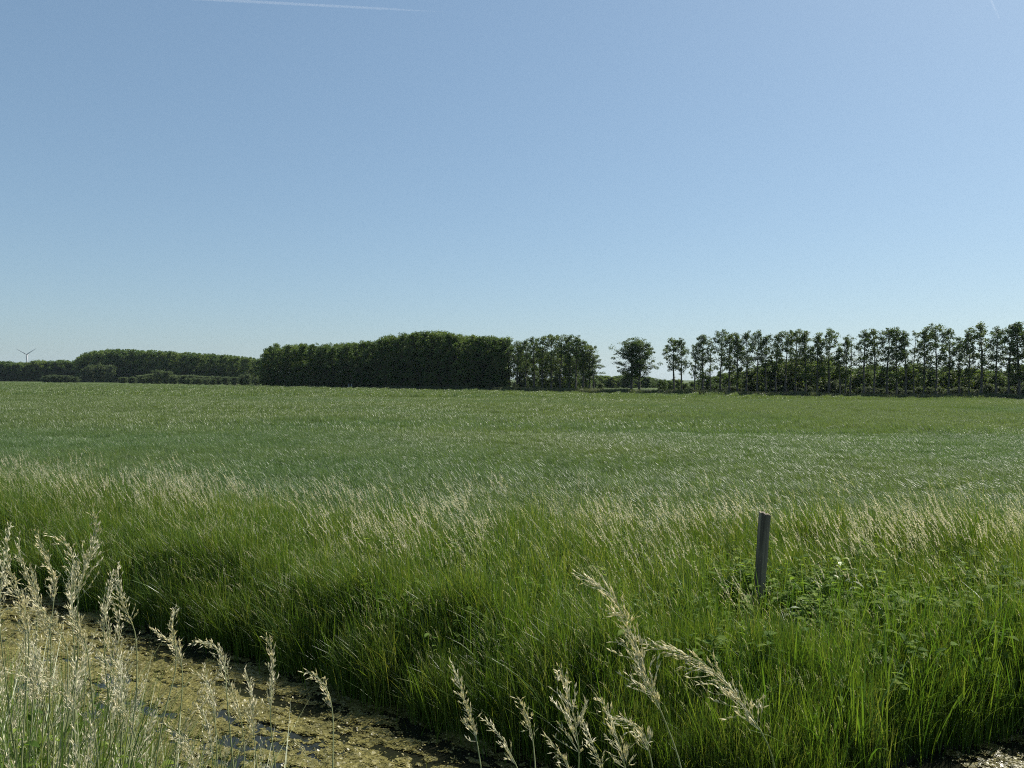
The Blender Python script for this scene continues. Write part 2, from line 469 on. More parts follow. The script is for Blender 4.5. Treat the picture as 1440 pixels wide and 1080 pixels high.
for nm, step, d0, d1, size, nb, h, wd, ns, lab in (
        ('crop_near', 0.7, 6, 34, 0.9, 700, 0.44, 0.0085, 5, 'young green cereal crop just behind the tall ditch grass'),
        ('crop_middle', 1.3, 34, 95, 1.7, 700, 0.44, 0.0155, 4, 'even green cereal crop across the middle of the field'),
        ('crop_far', 3.0, 95, 330, 3.9, 700, 0.44, 0.036, 4, 'far green cereal crop reaching to the tree line')):
    pts = field_points(step, d0, d1)
    n = len(pts)
    sc = 0.92 + 0.22 * vnoise(pts[:, 0] + 500, pts[:, 1] * 1.0, 7.0, 8) + 0.12 * vnoise(pts[:, 0] + 500, pts[:, 1], 1.7, 9) - 0.12
    P = np.stack([pts[:, 0], pts[:, 1], ground_z(pts[:, 0], pts[:, 1]) - 0.01], 1)
    rot = np.zeros((n, 3)); rot[:, 2] = rng.normal(0, 0.45, n)
    tl = vnoise((pts[:, 0] + 300) * .35, pts[:, 1], 3.5, 21) + .6 * vnoise((pts[:, 0] + 300) * .4, pts[:, 1], 1.2, 23) - 0.8
    rot[:, 1] = -0.06 + tl * 0.45; rot[:, 0] = (vnoise(pts[:, 0] + 300, pts[:, 1], 5.0, 22) - 0.5) * 0.3
    scl = np.stack([np.ones(n), np.ones(n), sc], 1)
    scatter(nm, [crop_patch(100 + i, size, nb, h, wd, ns) for i in range(6)], P, rot, scl, rng.integers(0, 6, n), lab)

# ------------------------------------------------------------------ tall grass on the far bank
def tall_tuft(seed, nb, nc, h, heads, mats, wd=0.006):
    rng = np.random.default_rng(seed)
    mb = MB()
    for i in range(nb):
        r = abs(rng.normal(0, 0.10)); a = rng.uniform(0, 6.28)
        b = np.array((r * math.cos(a), r * math.sin(a), 0))
        hh = h * rng.uniform(0.45, 0.95)
        az = rng.uniform(0, 6.28)
        pth, d = blade_path(b, hh, rng.uniform(0.0, 0.16), rng.uniform(0.05, 0.8) ** 2.0, az, 6, rng, 0.22)
        tt = np.linspace(0, 1, 6)
        sa = az + 1.57 + rng.normal(0, .7)
        s = np.array((math.cos(sa), math.sin(sa), 0))
        mb.strip(pth, wd * rng.uniform(.6, 1.5) * np.clip(1 - tt ** 2.2, .1, 1), s, 0, rng.random() * 0.9)
    for i in range(nc):
        r = abs(rng.normal(0, 0.09)); a = rng.uniform(0, 6.28)
        b = np.array((r * math.cos(a), r * math.sin(a), 0))
        hh = h * rng.uniform(0.85, 1.25)
        pth, d = blade_path(b, hh, rng.uniform(0.04, 0.20), rng.uniform(0.03, 0.35), rng.uniform(0, 6.28), 8, rng, 0.62)
        mb.strip(pth[:7], np.full(7, 0.0028), np.array((0.9, 0.4, 0)), 0, 0.55 + 0.4 * rng.random())
        if not heads: continue
        # small panicle along the top of the culm
        L = rng.uniform(0.07, 0.15)
        e, q = pth[-1], pth[-2]
        ax_ = (e - q) / np.linalg.norm(e - q)
        drp = np.array((-0.5, 0.1, -0.35))
        tn = 0.3 + 0.7 * rng.random()
        for j in range(16):
            u = (j + rng.random()) / 16
            c = q + ax_ * L * u + drp * L * 0.5 * u * u
            dr = ax_ + rng.normal(0, 0.35, 3) + WIND * 0.25
            dr /= np.linalg.norm(dr)
            l = 0.016 * (1.15 - 0.6 * u) * rng.uniform(.7, 1.3)
            s = np.cross(dr, rng.normal(0, 1, 3)); s /= np.linalg.norm(s)
            mb.strip([c, c + dr * l * .5, c + dr * l], [0.0015, 0.0036, 0.001], s, 1, tn * rng.uniform(.7, 1.1))
    return mb.mesh('tall_tuft', mats)
rng = np.random.default_rng(21)
GM = [M_GRASS, M_HEAD]
TUFTS = [tall_tuft(300 + i, 48, [3, 1, 2, 3, 0, 1][i], 0.86, True, GM, [.006, .0095, .0065, .007, .011, .008][i]) for i in range(6)] + [tall_tuft(320 + i, 56, 1, 0.70, False, GM, 0.007) for i in range(3)]
n = 30000
gx_ = rng.uniform(-19, 13, n); gy_ = rng.uniform(5.5, 24, n)
ex_ = rng.uniform(-13, 7, 9500); gx_ = np.concatenate([gx_, ex_]); gy_ = np.concatenate([gy_, wl(ex_) + rng.uniform(-.25, 1.1, 9500)]); n = len(gx_)
t_ = (gy_ - wl(gx_)) * 0.87
mu = margin_y(gx_) - gy_
right = sm((gx_ + 2) / 6)
keep = (t_ > np.where(gx_ > 2.4, .06, -0.2)) & (mu > -0.4 - 1.0 * right) & (rng.random(n) < np.clip((mu + 0.4 + 1.0 * right) / (.6 + 1.2 * right), 0, 1)) & (np.abs(gx_) < 0.76 * gy_ + 1.5)
wd_ = np.exp(-(((gx_ - 3.5) / 1.5) ** 2 + ((gy_ - 8.0) / 0.8) ** 2))      # weedy gap by the post
keep &= rng.random(n) > 0.85 * wd_
keep &= rng.random(n) < .10 + 1.2 * sm((.55 * vnoise(gx_ + 70, gy_, .9, 41) + .45 * vnoise(gx_ + 70, gy_, .33, 42) - .22) / .4)
gx_, gy_, t_, mu, wd_ = gx_[keep], gy_[keep], t_[keep], mu[keep], wd_[keep]
n = len(gx_)
low = rng.random(n) < np.where(t_ < 0.9, 0.75, 0.30)
idx = np.where(low, rng.integers(6, 9, n), rng.integers(0, 6, n))
sc = rng.uniform(0.85, 1.2, n) * (0.70 + 0.38 * vnoise(gx_ + 40, gy_, 1.6, 31) + .30 * vnoise(gx_ + 40, gy_, .45, 32)) * np.where(t_ < 0.5, 0.85, 1.0) * (1 - 0.3 * wd_) * np.where((np.abs(gx_ - 2.55) < .42) & (gy_ < 8.3) & (gy_ > 7.0), .6, 1)
rot = np.stack([rng.normal(0, .08, n), rng.normal(-0.03, .08, n), rng.normal(0, 0.8, n)], 1)
P = np.stack([gx_, gy_, ground_z(gx_, gy_) - 0.01], 1)
scatter('tall_grass', TUFTS, P, rot, np.stack([sc] * 3, 1), idx, 'tall flowering meadow grass blown over along the far ditch bank')
print('tall tufts', n)

def plume_tuft(seed):
    rng = np.random.default_rng(seed)
    mb = MB()
    for i in range(4):
        b = np.array((rng.normal(0, .08), rng.normal(0, .08), 0))
        pth, d = blade_path(b, rng.uniform(.95, 1.2), rng.uniform(.08, .22), rng.uniform(.08, .4), rng.uniform(0, 6.28), 9, rng, .75)
        mb.strip(pth, np.full(9, .0026), np.array((.9, .4, 0)), 0, .7 + .3 * rng.random())
        tn = .35 + .65 * rng.random()
        for j in range(34):
            u = rng.random() ** .8 * 1.6
            k_ = 8 - u; a_ = int(min(k_, 7.99)); c = pth[a_] + (pth[a_ + 1] - pth[a_]) * (k_ - a_)
            ax_ = pth[a_ + 1] - pth[a_]; ax_ = ax_ / np.linalg.norm(ax_)
            dr = ax_ + rng.normal(0, .28, 3) + WIND * .2; dr /= np.linalg.norm(dr)
            l = .024 * rng.uniform(.6, 1.3) * (.6 + .5 * u)
            s_ = np.cross(dr, rng.normal(0, 1, 3)); s_ /= np.linalg.norm(s_)
            mb.strip([c, c + dr * l * .5, c + dr * l], [.0015, .0042, .001], s_, 1, tn * rng.uniform(.7, 1.1))
    return mb.mesh('plume_tuft', [M_GRASS, M_PLUME])
M_PLUME = leaf_mat('plume', (0.38, 0.39, 0.26), (0.55, 0.53, 0.40), (0.64, 0.58, 0.48), 0.5, 0.45, 0.4, tcol=(1.3, 1.25, 1.0))
n = 10500
px_ = rng.uniform(-19, 13, n); py_ = rng.uniform(7, 24, n)
mu = margin_y(px_) - py_; t_ = (py_ - wl(px_)) * .87
bandw = np.where(px_ < -4, 2.4, 3.2)
pr = np.exp(-((mu - .45 * bandw) / (.62 * bandw)) ** 2) * sm((vnoise(px_ + 60, py_, 1.1, 55) - .25) / .4) * np.where(px_ < -5, .95, 1.15)
k = (t_ > 1.0) & (rng.random(n) < pr * .85) & (np.abs(px_) < .76 * py_ + 1)
px_, py_ = px_[k], py_[k]; n = len(px_)
sc = rng.uniform(.78, 1.12, n)
scatter('plume_grass', [plume_tuft(360 + i) for i in range(5)], np.stack([px_, py_, ground_z(px_, py_) - .01], 1), np.stack([rng.normal(0, .06, n), rng.normal(-.05, .08, n), rng.normal(0, .4, n)], 1),
        np.stack([sc] * 3, 1), rng.integers(0, 5, n), 'pale plumes of taller flowering grass where the bank meets the crop')
print('plumes', n)

def reed_tuft(seed):
    rng = np.random.default_rng(seed)
    mb = MB()
    for i in range(20):
        b = np.array((rng.normal(0, .09), rng.normal(0, .09), 0)); az = rng.uniform(0, 6.28)
        pth, d = blade_path(b, rng.uniform(.5, 1.0), rng.uniform(.02, .2), rng.choice([.05, .1, .2, .6]), az, 7, rng, .2)
        sa = az + 1.57 + rng.normal(0, .7)
        mb.strip(pth, .0095 * rng.uniform(.6, 1.3) * np.array((.7, 1, 1, .95, .8, .5, .06)), np.array((math.cos(sa), math.sin(sa), 0)), 0, rng.random())
    return mb.mesh('reed_tuft', [M_REED])
n = 1050
rx_ = np.concatenate([rng.uniform(.6, 6.5, n), rng.uniform(-11, 1, 800)]); ry_ = wl(rx_) + np.abs(rng.normal(0, 1.0, len(rx_))) + np.where(rx_ > 2.4, .05, -.1)
k = (np.abs(rx_) < .76 * ry_ + .5) & (rng.random(len(rx_)) < np.where(rx_ > .6, .35 + .65 * sm((rx_ - 1.2) / 2.5), 1))
rx_, ry_ = rx_[k], ry_[k]; n = len(rx_)
sc = rng.uniform(.55, 1.0, n)
scatter('reed_grass', [reed_tuft(340 + i) for i in range(5)], np.stack([rx_, ry_, ground_z(rx_, ry_) - .02], 1), np.stack([rng.normal(0, .1, n), rng.normal(0, .1, n), rng.uniform(0, 6.28, n)], 1),
        np.stack([sc] * 3, 1), rng.integers(0, 5, n), 'bright upright reed grass fringing the far waterline at right')

# low leafy weeds around the post
def leafy_tuft(seed, nst, h, mats):
    rng = np.random.default_rng(seed)
    mb = MB()
    for i in range(nst):
        b = np.array((rng.normal(0, .07), rng.normal(0, .07), 0))
        pth, d = blade_path(b, h * rng.uniform(.6, 1.1), rng.uniform(0, .3), rng.uniform(0, .3), rng.uniform(0, 6.28), 6, rng, 0.2)
        mb.tube(pth, np.linspace(.003, .0015, 6), 3, 0, 0.4)
        for j in range(12):
            u = rng.uniform(0.25, 1.0) * 4.99
            c = pth[int(u)] * (1 - u % 1) + pth[int(u) + 1] * (u % 1)
            leaf(mb, c, rng.uniform(0, 6.28), rng.uniform(-.2, .6), rng.uniform(.04, .11), rng.uniform(.35, .6), rng.random(), 0)
    return mb.mesh('leafy_tuft', mats)
def leaf(mb, c, az, el, L, wr, tint, mat):
    """Ovate leaf with a folded midrib and a drooping tip."""
    d = np.array((math.cos(az) * math.cos(el), math.sin(az) * math.cos(el), math.sin(el)))
    s = np.array((-math.sin(az), math.cos(az), 0))
    u = np.cross(d, s); u = -u if u[2] < 0 else u
    t = np.array((0, .25, .55, .8, 1.0)); wv = np.array((.12, .8, 1.0, .6, .03)) * L * wr * .5
    mid = c + d[None] * (t * L)[:, None] - np.array((0, 0, 1.))[None] * (0.3 * L * t ** 2)[:, None]
    a = mid + s[None] * wv[:, None] + u[None] * (wv * .35)[:, None]
    b = mid - s[None] * wv[:, None] + u[None] * (wv * .35)[:, None]
    V = np.concatenate([a, mid, b])
    fc = [(i, i + 1, 6 + i, 5 + i) for i in range(4)] + [(5 + i, 6 + i, 11 + i, 10 + i) for i in range(4)]
    mb.add(V, fc, mat, tint)
rng = np.random.default_rng(33)
WT = [leafy_tuft(400 + i, 5, 0.55, [M_WEED]) for i in range(5)]
n = 270
wx = np.concatenate([rng.normal(3.7, 1.2, n), rng.uniform(-3, 6, 330)]); wy = np.concatenate([rng.normal(8.0, 0.65, n), rng.uniform(6.4, 10.5, 330)])
k = (wy - wl(wx) > 0.15) & ~((np.abs(wx - 2.5) < .33) & (wy < 8.4) & (wy > 6.9))
wx, wy = wx[k], wy[k]; n = len(wx)
scatter('leafy_weeds', WT, np.stack([wx, wy, ground_z(wx, wy) - .01], 1), np.stack([rng.normal(0, .1, n), rng.normal(0, .1, n), rng.uniform(0, 6.28, n)], 1),
        np.stack([rng.uniform(.8, 1.35, n)] * 3, 1), rng.integers(0, 5, n), 'tangle of low leafy weeds around the old wooden post')

# ------------------------------------------------------------------ broad bladed clumps at the waterline: each a plant with its leaves
def broad_leaf_mesh(seed):
    rng = np.random.default_rng(seed)
    mb = MB()
    t = np.linspace(0, 1, 7)
    lean, bend = rng.uniform(.05, .35), rng.choice([0.05, .1, .2, .6])
    x = lean * t + bend * t ** 2.5
    z = t - .25 * bend * t ** 3
    c = np.stack([x, np.zeros(7), z], 1)
    wv = 0.0085 * np.array((.7, 1, 1, .95, .8, .5, .04))
    a = c + np.stack([wv * 0.25, wv, wv * 0], 1); b = c + np.stack([wv * 0.25, -wv, wv * 0], 1)
    mb.add(np.concatenate([a, c, b]), [(i, i + 1, 8 + i, 7 + i) for i in range(6)] + [(7 + i, 8 + i, 15 + i, 14 + i) for i in range(6)], 0, rng.random())
    return mb.mesh('leaf', [M_REED])
BL = [broad_leaf_mesh(500 + i) for i in range(14)]
rng = np.random.default_rng(41)
spots = []
for px, off in [(995, .25), (1020, .5), (1050, .12), (1085, .3), (1120, .6), (1150, .05), (1175, .25), (1200, .1), (1222, .02), (1245, .3), (1268, .55),
                (1290, .2), (1310, .0), (1330, .35), (1352, .12), (1372, .5), (1392, .2), (1412, .4), (1432, .1), (1450, .3), (1180, .8), (1300, .9), (1400, .9), (1435, .8),
                (960, .3), (870, .15), (800, .2), (740, .1), (655, .1), (600, .25), (540, .1), (475, .08), (400, .1), (330, .12), (270, .1)]:
    r = (px - 720) / F
    y = 8.0
    for it in range(30): y = 0.5 * y + 0.5 * (float(wl(r * y)) + off)
    spots.append((px, r * y, y))
spots.sort(reverse=True)
for i, (px, x, y) in enumerate(spots):
    o = empty('sedge_plant', (x, y, float(ground_z(x, y)) - 0.02))
    lim = px > 960
    tag(o, 'broad-bladed green sedge clump at the far waterline, %s from the right' % nth(i + 1) if i else 'broad-bladed green sedge clump at the far waterline, nearest the right edge', 'sedge', 'broad-bladed clumps along the far waterline')
    for j in range(int(rng.integers(9, 14)) if lim else int(rng.integers(5, 8))):
        l = obj('leaf', BL[int(rng.integers(0, len(BL)))], o, (rng.normal(0, .05), rng.normal(0, .05), 0))
        l.rotation_euler = (0, rng.normal(0, .05), rng.uniform(0, 6.28))
        hh = rng.uniform(.45, 1.0) * (0.95 if lim else 0.7)
        ws = rng.uniform(.6, 1.15) if lim else rng.uniform(.5, .8)
        l.scale = (hh, ws, hh)

# single leafy plants that stand out
def leafy_plant(name, label, px, py, Y, h, nl_, L, wr, mt, seed, az=None, el=(0, .7)):
    rng = np.random.default_rng(seed)
    top = at(px, py, Y)
    g = float(ground_z(top[0], Y))
    o = empty(name, (top[0], Y, g))
    H = max(top[2] - g, .15)
    mb = MB(); mb.tube([(0, 0, -.03), (.01, 0, H * .5), (-.01, .01, H * .97)], [.005, .004, .002], 5, 0, .5)
    obj('stem', mb.mesh('stem', [M_STEM]), o)
    for j in range(nl_):
        z = H * (1 - h * j / max(nl_, 1))
        mb = MB()
        leaf(mb, np.zeros(3), 0, rng.uniform(*el), L * rng.uniform(.75, 1.15), wr, rng.random(), 0)
        l = obj('leaf', mb.mesh('leaf', [mt]), o, (0, 0, z))
        l.rotation_euler = (0, 0, (j * 2.4 + rng.uniform(-.3, .3)) if az is None else az + rng.normal(0, .5))
    tag(o, label, 'plant')
M_SILVER = leaf_mat('glossy_leaf', (0.08, 0.12, 0.05), (0.12, 0.16, 0.08), None, 0.6, 0.25, 0.3)
leafy_plant('leafy_plant', 'glossy pale-leaved weed just right of the foot of the wooden post', 1112, 855, 7.6, .35, 11, .13, .5, M_SILVER, 1, el=(-.2, .3))
leafy_plant('leafy_plant', 'bright yellow-green young weed in the grass right of the wooden post', 1182, 787, 8.3, .3, 10, .12, .5, M_LIME, 2, el=(.2, 1.0))
leafy_plant('leafy_plant', 'weed with curled pale leaves below the yellow-green weed', 1200, 800, 8.1, .35, 10, .10, .45, M_SILVER, 3, el=(-.2, .3))
leafy_plant('leafy_plant', 'yellow-leaved plant standing in the water at the far bank', 1228, 975, 6.35, .45, 6, .13, .5, M_LIME, 4, el=(.1, .7))
leafy_plant('leafy_plant', 'low round-leaved plant in the dark bank below the post', 1125, 1010, 6.5, .6, 10, .09, .8, M_WEED, 5, el=(0, .4))
leafy_plant('leafy_plant', 'lime green leafy weed between the wooden post and the yellow-green weed', 1120, 845, 7.9, .4, 9, .10, .5, M_LIME, 6)

# ------------------------------------------------------------------ wooden post
def make_post():
    base = at(1063, 893, 8.3); top = at(1077, 722, 8.3)
    g = float(ground_z(base[0], 8.3))
    H = top[2] - g
    mb = MB()
    K, nr = 44, 26
    rng = np.random.default_rng(3)
    ph = rng.uniform(0, 6.28, 6)
    V = []
    for i in range(nr):
        u = i / (nr - 1)
        z = -0.35 + (H + 0.35) * u
        for j in range(K):
            a = 2 * math.pi * j / K
            sq = 1.0 / max(abs(math.cos(a - .5)), abs(math.sin(a - .5))) ** 0.55        # squarish split stake
            r = 0.047 * sq * (1 + .05 * math.sin(3 * a + ph[0] + 2 * u) + .02 * math.sin(9 * a + ph[1] + 3 * u) + .02 * math.sin(14 * u + a + ph[2]))
            r *= 1.0 + 0.10 * u
            for ca, dp, wd_ in ((-1.7, .13, .05), (-0.6, .08, .06)):      # drying cracks
                da = (a - ca - .08 * math.sin(5 * u + ca) + math.pi) % (2 * math.pi) - math.pi
                r *= 1 - dp * math.exp(-(da / wd_) ** 2) * (.4 + .6 * u)
            if u < .48: r *= 1 - .22 * sm((.48 - u) / .2) * (0.5 + 0.5 * math.cos(a - 0.2))  # rotted foot
            zz = z + (0.012 * math.cos(a - 2.6) + .006 * math.sin(5 * a) if i == nr - 1 else 0)
            V.append((r * math.cos(a), r * math.sin(a), zz))
    V.append((0, 0, H - 0.004))
    fc = [(i * K + j, i * K + (j + 1) % K, (i + 1) * K + (j + 1) % K, (i + 1) * K + j) for i in range(nr - 1) for j in range(K)]
    fc += [((nr - 1) * K + j, (nr - 1) * K + (j + 1) % K, nr * K) for j in range(K)]
    mb.add(V, fc)
    o = obj('wooden_post', mb.mesh('wooden_post', [M_WOOD]), None, (base[0], 8.3, g))
    dx = top[0] - base[0]
    o.rotation_euler = (R(-2), math.atan2(dx, H), 0)
    tag(o, 'weathered dark wooden post leaning slightly in the tall grass', 'post')
make_post()

# ------------------------------------------------------------------ trees
def leaves_mesh(name, C, size, rng, mat, up=0.35):
    n = len(C)
    nrm = rng.normal(0, 1, (n, 3)); nrm[:, 2] += up * np.sign(nrm[:, 2])
    nrm /= np.linalg.norm(nrm, axis=1, keepdims=True)
    a = np.cross(nrm, rng.normal(0, 1, (n, 3))); a /= np.linalg.norm(a, axis=1, keepdims=True)
    b = np.cross(nrm, a)
    s = (size * rng.uniform(.6, 1.35, n))[:, None]
    V = np.stack([C + a * s * .62, C + b * s * .42, C - a * s * .5, C - b * s * .42], 1)
    return quads_mesh(name, V, np.clip(rng.normal(.5, .25, n), 0, 1), [mat])

def make_tree(seed, H, cb, cw, nlimb, nper, clr, leafs, mat, droop=0.0, trunk_r=.16, fork=False, topw=0.75, low=0, skirt=0):
    """Straight tapering trunk, rising limbs, leaf clumps along the outer limbs."""
    rng = np.random.default_rng(seed)
    mb = MB()
    nz_ = 9
    tz = np.linspace(0, 1, nz_)
    lx, ly = rng.normal(0, .012 * H), rng.normal(0, .012 * H)
    ph = rng.uniform(0, 6.28)
    tx = lx * tz ** 1.5 + .018 * H * np.sin(tz * 5 + ph) * tz
    ty = ly * tz ** 1.5 + .012 * H * np.cos(tz * 4 + ph) * tz
    tp = np.stack([tx, ty, tz * H * .93 - .1], 1)
    mb.tube(tp, trunk_r * (1.05 - .95 * tz) * np.where(tz == 0, 1.35, 1), 7)
    def on_trunk(u):
        return np.array([np.interp(u, tz, tp[:, c]) for c in range(3)])
    C = []
    def clump(c, r, n):
        q = rng.normal(0, 1, (n, 3))
        q /= np.linalg.norm(q, axis=1, keepdims=True)
        q *= (rng.random((n, 1)) ** .45) * r * np.array((1, 1, .78))
        C.append(c + q)
    for i in range(nlimb):
        u = cb + (0.97 - cb) * ((i + rng.uniform(.1, .9)) / nlimb)
        v = (u - cb) / (1 - cb)
        a = i * 2.4 + rng.uniform(-.6, .6)
        prof = math.sin(math.pi * min(1, (v * topw + .22))) ** .8
        L = cw * prof * rng.uniform(.55, 1.15)
        b = on_trunk(u)
        rise = rng.uniform(.45, 1.1) * (1.0 - .35 * v)
        t = np.linspace(0, 1, 5)
        pth = b + np.stack([math.cos(a) * L * t, math.sin(a) * L * t, L * rise * t ** 1.2 - droop * L * t ** 2], 1)
        pth[1:] += rng.normal(0, .05 * L, (4, 3))
        mb.tube(pth, np.linspace(.30, .07, 5) * trunk_r * (1.2 - .6 * u), 4, cap=False)
        for j in range(nper):
            s = rng.uniform(.35, 1.12)
            k = min(int(s * 4), 3)
            c = pth[k] + (pth[k + 1] - pth[k]) * (s * 4 - k) + rng.normal(0, .12 * cw, 3)
            clump(c, clr * rng.uniform(.6, 1.25), int(leafs * rng.uniform(.5, 1.3)))
    for i in range(int(nlimb * .35)):       # foliage hugging the leader
        c = on_trunk(rng.uniform(cb + .1, 1.0)) + rng.normal(0, .14 * cw, 3)
        clump(c, clr * rng.uniform(.7, 1.1), int(leafs * rng.uniform(.6, 1.2)))
    for i in range(low):                    # twigs on the bare lower trunk
        c = on_trunk(rng.uniform(.12, cb + .1)) + np.array((rng.normal(0, .35), rng.normal(0, .35), 0))
        clump(c, clr * rng.uniform(.35, .7), int(leafs * .3))
    for i in range(skirt):                  # foliage reaching the ground
        a, r = rng.uniform(0, 6.28), cw * rng.uniform(.2, .85)
        clump(np.array((r * math.cos(a), r * math.sin(a), rng.uniform(.04, .2) * H)), clr * rng.uniform(.7, 1.2), int(leafs * rng.uniform(.7, 1.3)))
    C = np.concatenate(C)
    C = C[C[:, 2] > .05]
    return mb.mesh('trunk', [M_BARK], True), leaves_mesh('crown', C, LEAF, rng, mat), float(C[:, 2].max())

def plant_tree(name, kind, x, y, H, wscale, rotz, label, group, g=None):
    tr, cr, h0 = kind
    z = float(ground_z(x, y)) if g is None else g
    o = empty(name, (x, y, z))
    s = H / h0
    o.scale = (s * wscale, s * wscale, s)
    o.rotation_euler = (0, 0, rotz)
    obj('trunk', tr, o); obj('crown', cr, o)
    return tag(o, label, 'tree', group)
def height_at(px, py, Y):
    return at(px, py, Y)[2] - GZ

LEAF = 0.175
AIRY = [make_tree(600 + i, 12, [.36, .24, .42, .32, .40, .30, .22, .38][i], [1.8, 1.5, 1.7, 2.1, 1.4, 1.9, 1.5, 2.0][i], [22, 26, 20, 24, 18, 25, 28, 21][i], 5, .47, 36, M_POP, low=9, trunk_r=.19) for i in range(8)]
SPARSE = [make_tree(620 + i, 12, .35, 1.5, 18, 1, .40, 20, M_POP, low=3, trunk_r=.13) for i in range(2)]
WIDE = [make_tree(630 + i, 12, .28, 2.7, 34, 6, .6, 54, M_POP, low=4, trunk_r=.24, topw=.66) for i in range(2)]
LEAF = 0.225
DENSE = [make_tree(640 + i, 12, .05, [2.2, 2.0, 2.4, 2.1, 2.3, 1.9][i], 36, 5, .66, 47, M_DENSE, low=12, trunk_r=.2, topw=.76, skirt=22) for i in range(6)]
LEAF = 0.34
FARP = [make_tree(660 + i, 12, .08, 2.3, 24, 4, .9, 42, M_DENSE, low=4, topw=.74, skirt=16) for i in range(4)]
ROUND = [make_tree(670 + i, 8, .08, 3.6, 26, 5, 1.0, 48, M_SHRUB, low=4, topw=.7, trunk_r=.22, skirt=26) for i in range(4)]
ROUNDD = [make_tree(680 + i, 9, .08, 3.0, 26, 5, .95, 48, M_DENSE, low=6, topw=.7, trunk_r=.2, skirt=24) for i in range(4)]

rng = np.random.default_rng(71)
def behind_edge(px, off):
    """Ground point behind the field's far edge on the bearing of a photo column."""
    r = (px - 720) / F
    y = 150.0
    for it in range(60): y = .6 * y + .4 * (float(edge_y(r * y)) + off)
    return r * y, y

# row of poplars on the right: (column, top, kind, width)
ROW = [(947.6, 474, 2, 1.1), (958, 475, 0, .9), (977, 481, 5, .75), (988.5, 470, 1, .95), (999, 473, -1, 1.0), (1012.8, 463, 3, .85), (1025.4, 468, 4, .9),
       (1037, 467, 6, .9), (1049.7, 465, 0, .9), (1065, 464, 7, .85), (1077, 469, 2, .85), (1091, 468, 4, .85), (1105, 464, 3, .9), (1118.7, 463, 5, .85), (1133, 465, 1, .95),
       (1149, 467, 6, .9), (1166, 461, 7, .95), (1181, 487, 4, .85), (1189, 473, 1, .75), (1196, 470, -2, 1.0), (1215, 463, 0, .95), (1229, 461, 2, .8), (1247.5, 460, 5, .9),
       (1261, 463, 1, .8), (1273.8, 464, 4, .85), (1285.4, 464, -1, .9), (1299, 459, 6, .85), (1316.5, 454, 3, .9), (1334, 461, 2, .85), (1348.6, 482, 4, 1.1),
       (1363, 463, 6, .75), (1379.7, 453, 7, 1.0), (1401, 458, 0, .85), (1418.6, 457, 5, .9), (1433, 452, 1, 1.0), (1452, 455, 3, .9), (1470, 452, 6, .9), (1492, 451, 2, 1.0)]
for i, (px, py, k, ws) in enumerate(ROW):
    x, y = behind_edge(px, 7.5 + rng.normal(0, .3))
    kd = AIRY[k] if k >= 0 else SPARSE[-k - 1]
    des = 'thin nearly bare poplar' if k < 0 else ('small leafy poplar' if py > 478 else 'tall airy poplar')
    if px > 1440: lab = 'tall airy poplar past the right end of the field row'
    else: lab = '%s in the right-hand row, %s from its left end' % (des, nth(i + 1))
    plant_tree('poplar_tree', kd, x, y, height_at(px, py, y), ws * 1.12, rng.uniform(0, 6.28), lab, 'poplars of the right-hand row')

# the free standing pair
for px, py, ws, k, lab in ((888, 474, 1.3, 0, 'left tree of the free-standing bushy pair in the gap'), (899, 475, 1.3, 1, 'right tree of the free-standing bushy pair in the gap')):
    x, y = behind_edge(px, 7)
    plant_tree('broad_poplar_tree', WIDE[k], x, y, height_at(px, py, y), ws, 1.0 + k * 2, lab, 'free-standing pair of trees')

# small grove between the dense wood and the gap
SG = [(716, 477, 1, 1.1), (727, 479, 3, 1.1), (739, 476, 0, 1.0), (751, 473, 7, 1.0), (763, 471, 2, 1.0), (775, 469, 5, 1.05), (788, 470, 3, 1.0), (800, 470, 6, 1.0), (810, 471, 0, 1.1), (820, 476, 2, 1.1), (829, 485, 5, 1.2), (835, 498, 3, 1.4)]
for i, (px, py, k, ws) in enumerate(SG):
    x, y = behind_edge(px, 7.5)
    plant_tree('poplar_tree', AIRY[k], x, y, height_at(px, py, y), ws * 1.1, rng.uniform(0, 6.28), 'leafy poplar of the small middle grove, %s from its left end' % nth(i + 1), 'poplars of the small middle grove')
for i in range(11):
    px = 731 + i * 9.2
    x, y = behind_edge(px, 13 + 5 * (i % 2))
    plant_tree('poplar_tree', DENSE[i % 6], x, y, height_at(px, 486 + 7 * (i % 3), y), .95, rng.uniform(0, 6.28), 'darker tree filling in behind the small middle grove', 'trees behind the small middle grove')

# dense wood left of centre
GP = np.array([(366, 492), (376, 486), (385, 484), (420, 484), (470, 482), (500, 479), (540, 473), (570, 469), (600, 466), (615, 465), (640, 468), (665, 469), (700, 470), (712, 475)])
for row in range(3):
    off = 6 + row * 6
    cols = np.arange(373 + row * 5, 713, 10.8 + row * 1.0)
    for i, px in enumerate(cols):
        px = px + rng.normal(0, 1.2)
        x, y = behind_edge(px, off)
        py = np.interp(px, GP[:, 0], GP[:, 1]) + rng.uniform(-3.0, 5.5) + (4 if px < 379 else 0) + (1.0 if row else 0)
        lab = 'dark poplar in the front of the dense wood, %s from its left end' % nth(i + 1) if row == 0 else 'dark poplar crown behind the front row of the dense wood'
        plant_tree('wood_poplar_tree', DENSE[int(rng.integers(0, 6))], x, y, height_at(px, py, y), 1.0, rng.uniform(0, 6.28), lab,
                   'front row of the dense wood' if row == 0 else 'poplars deep in the dense wood')

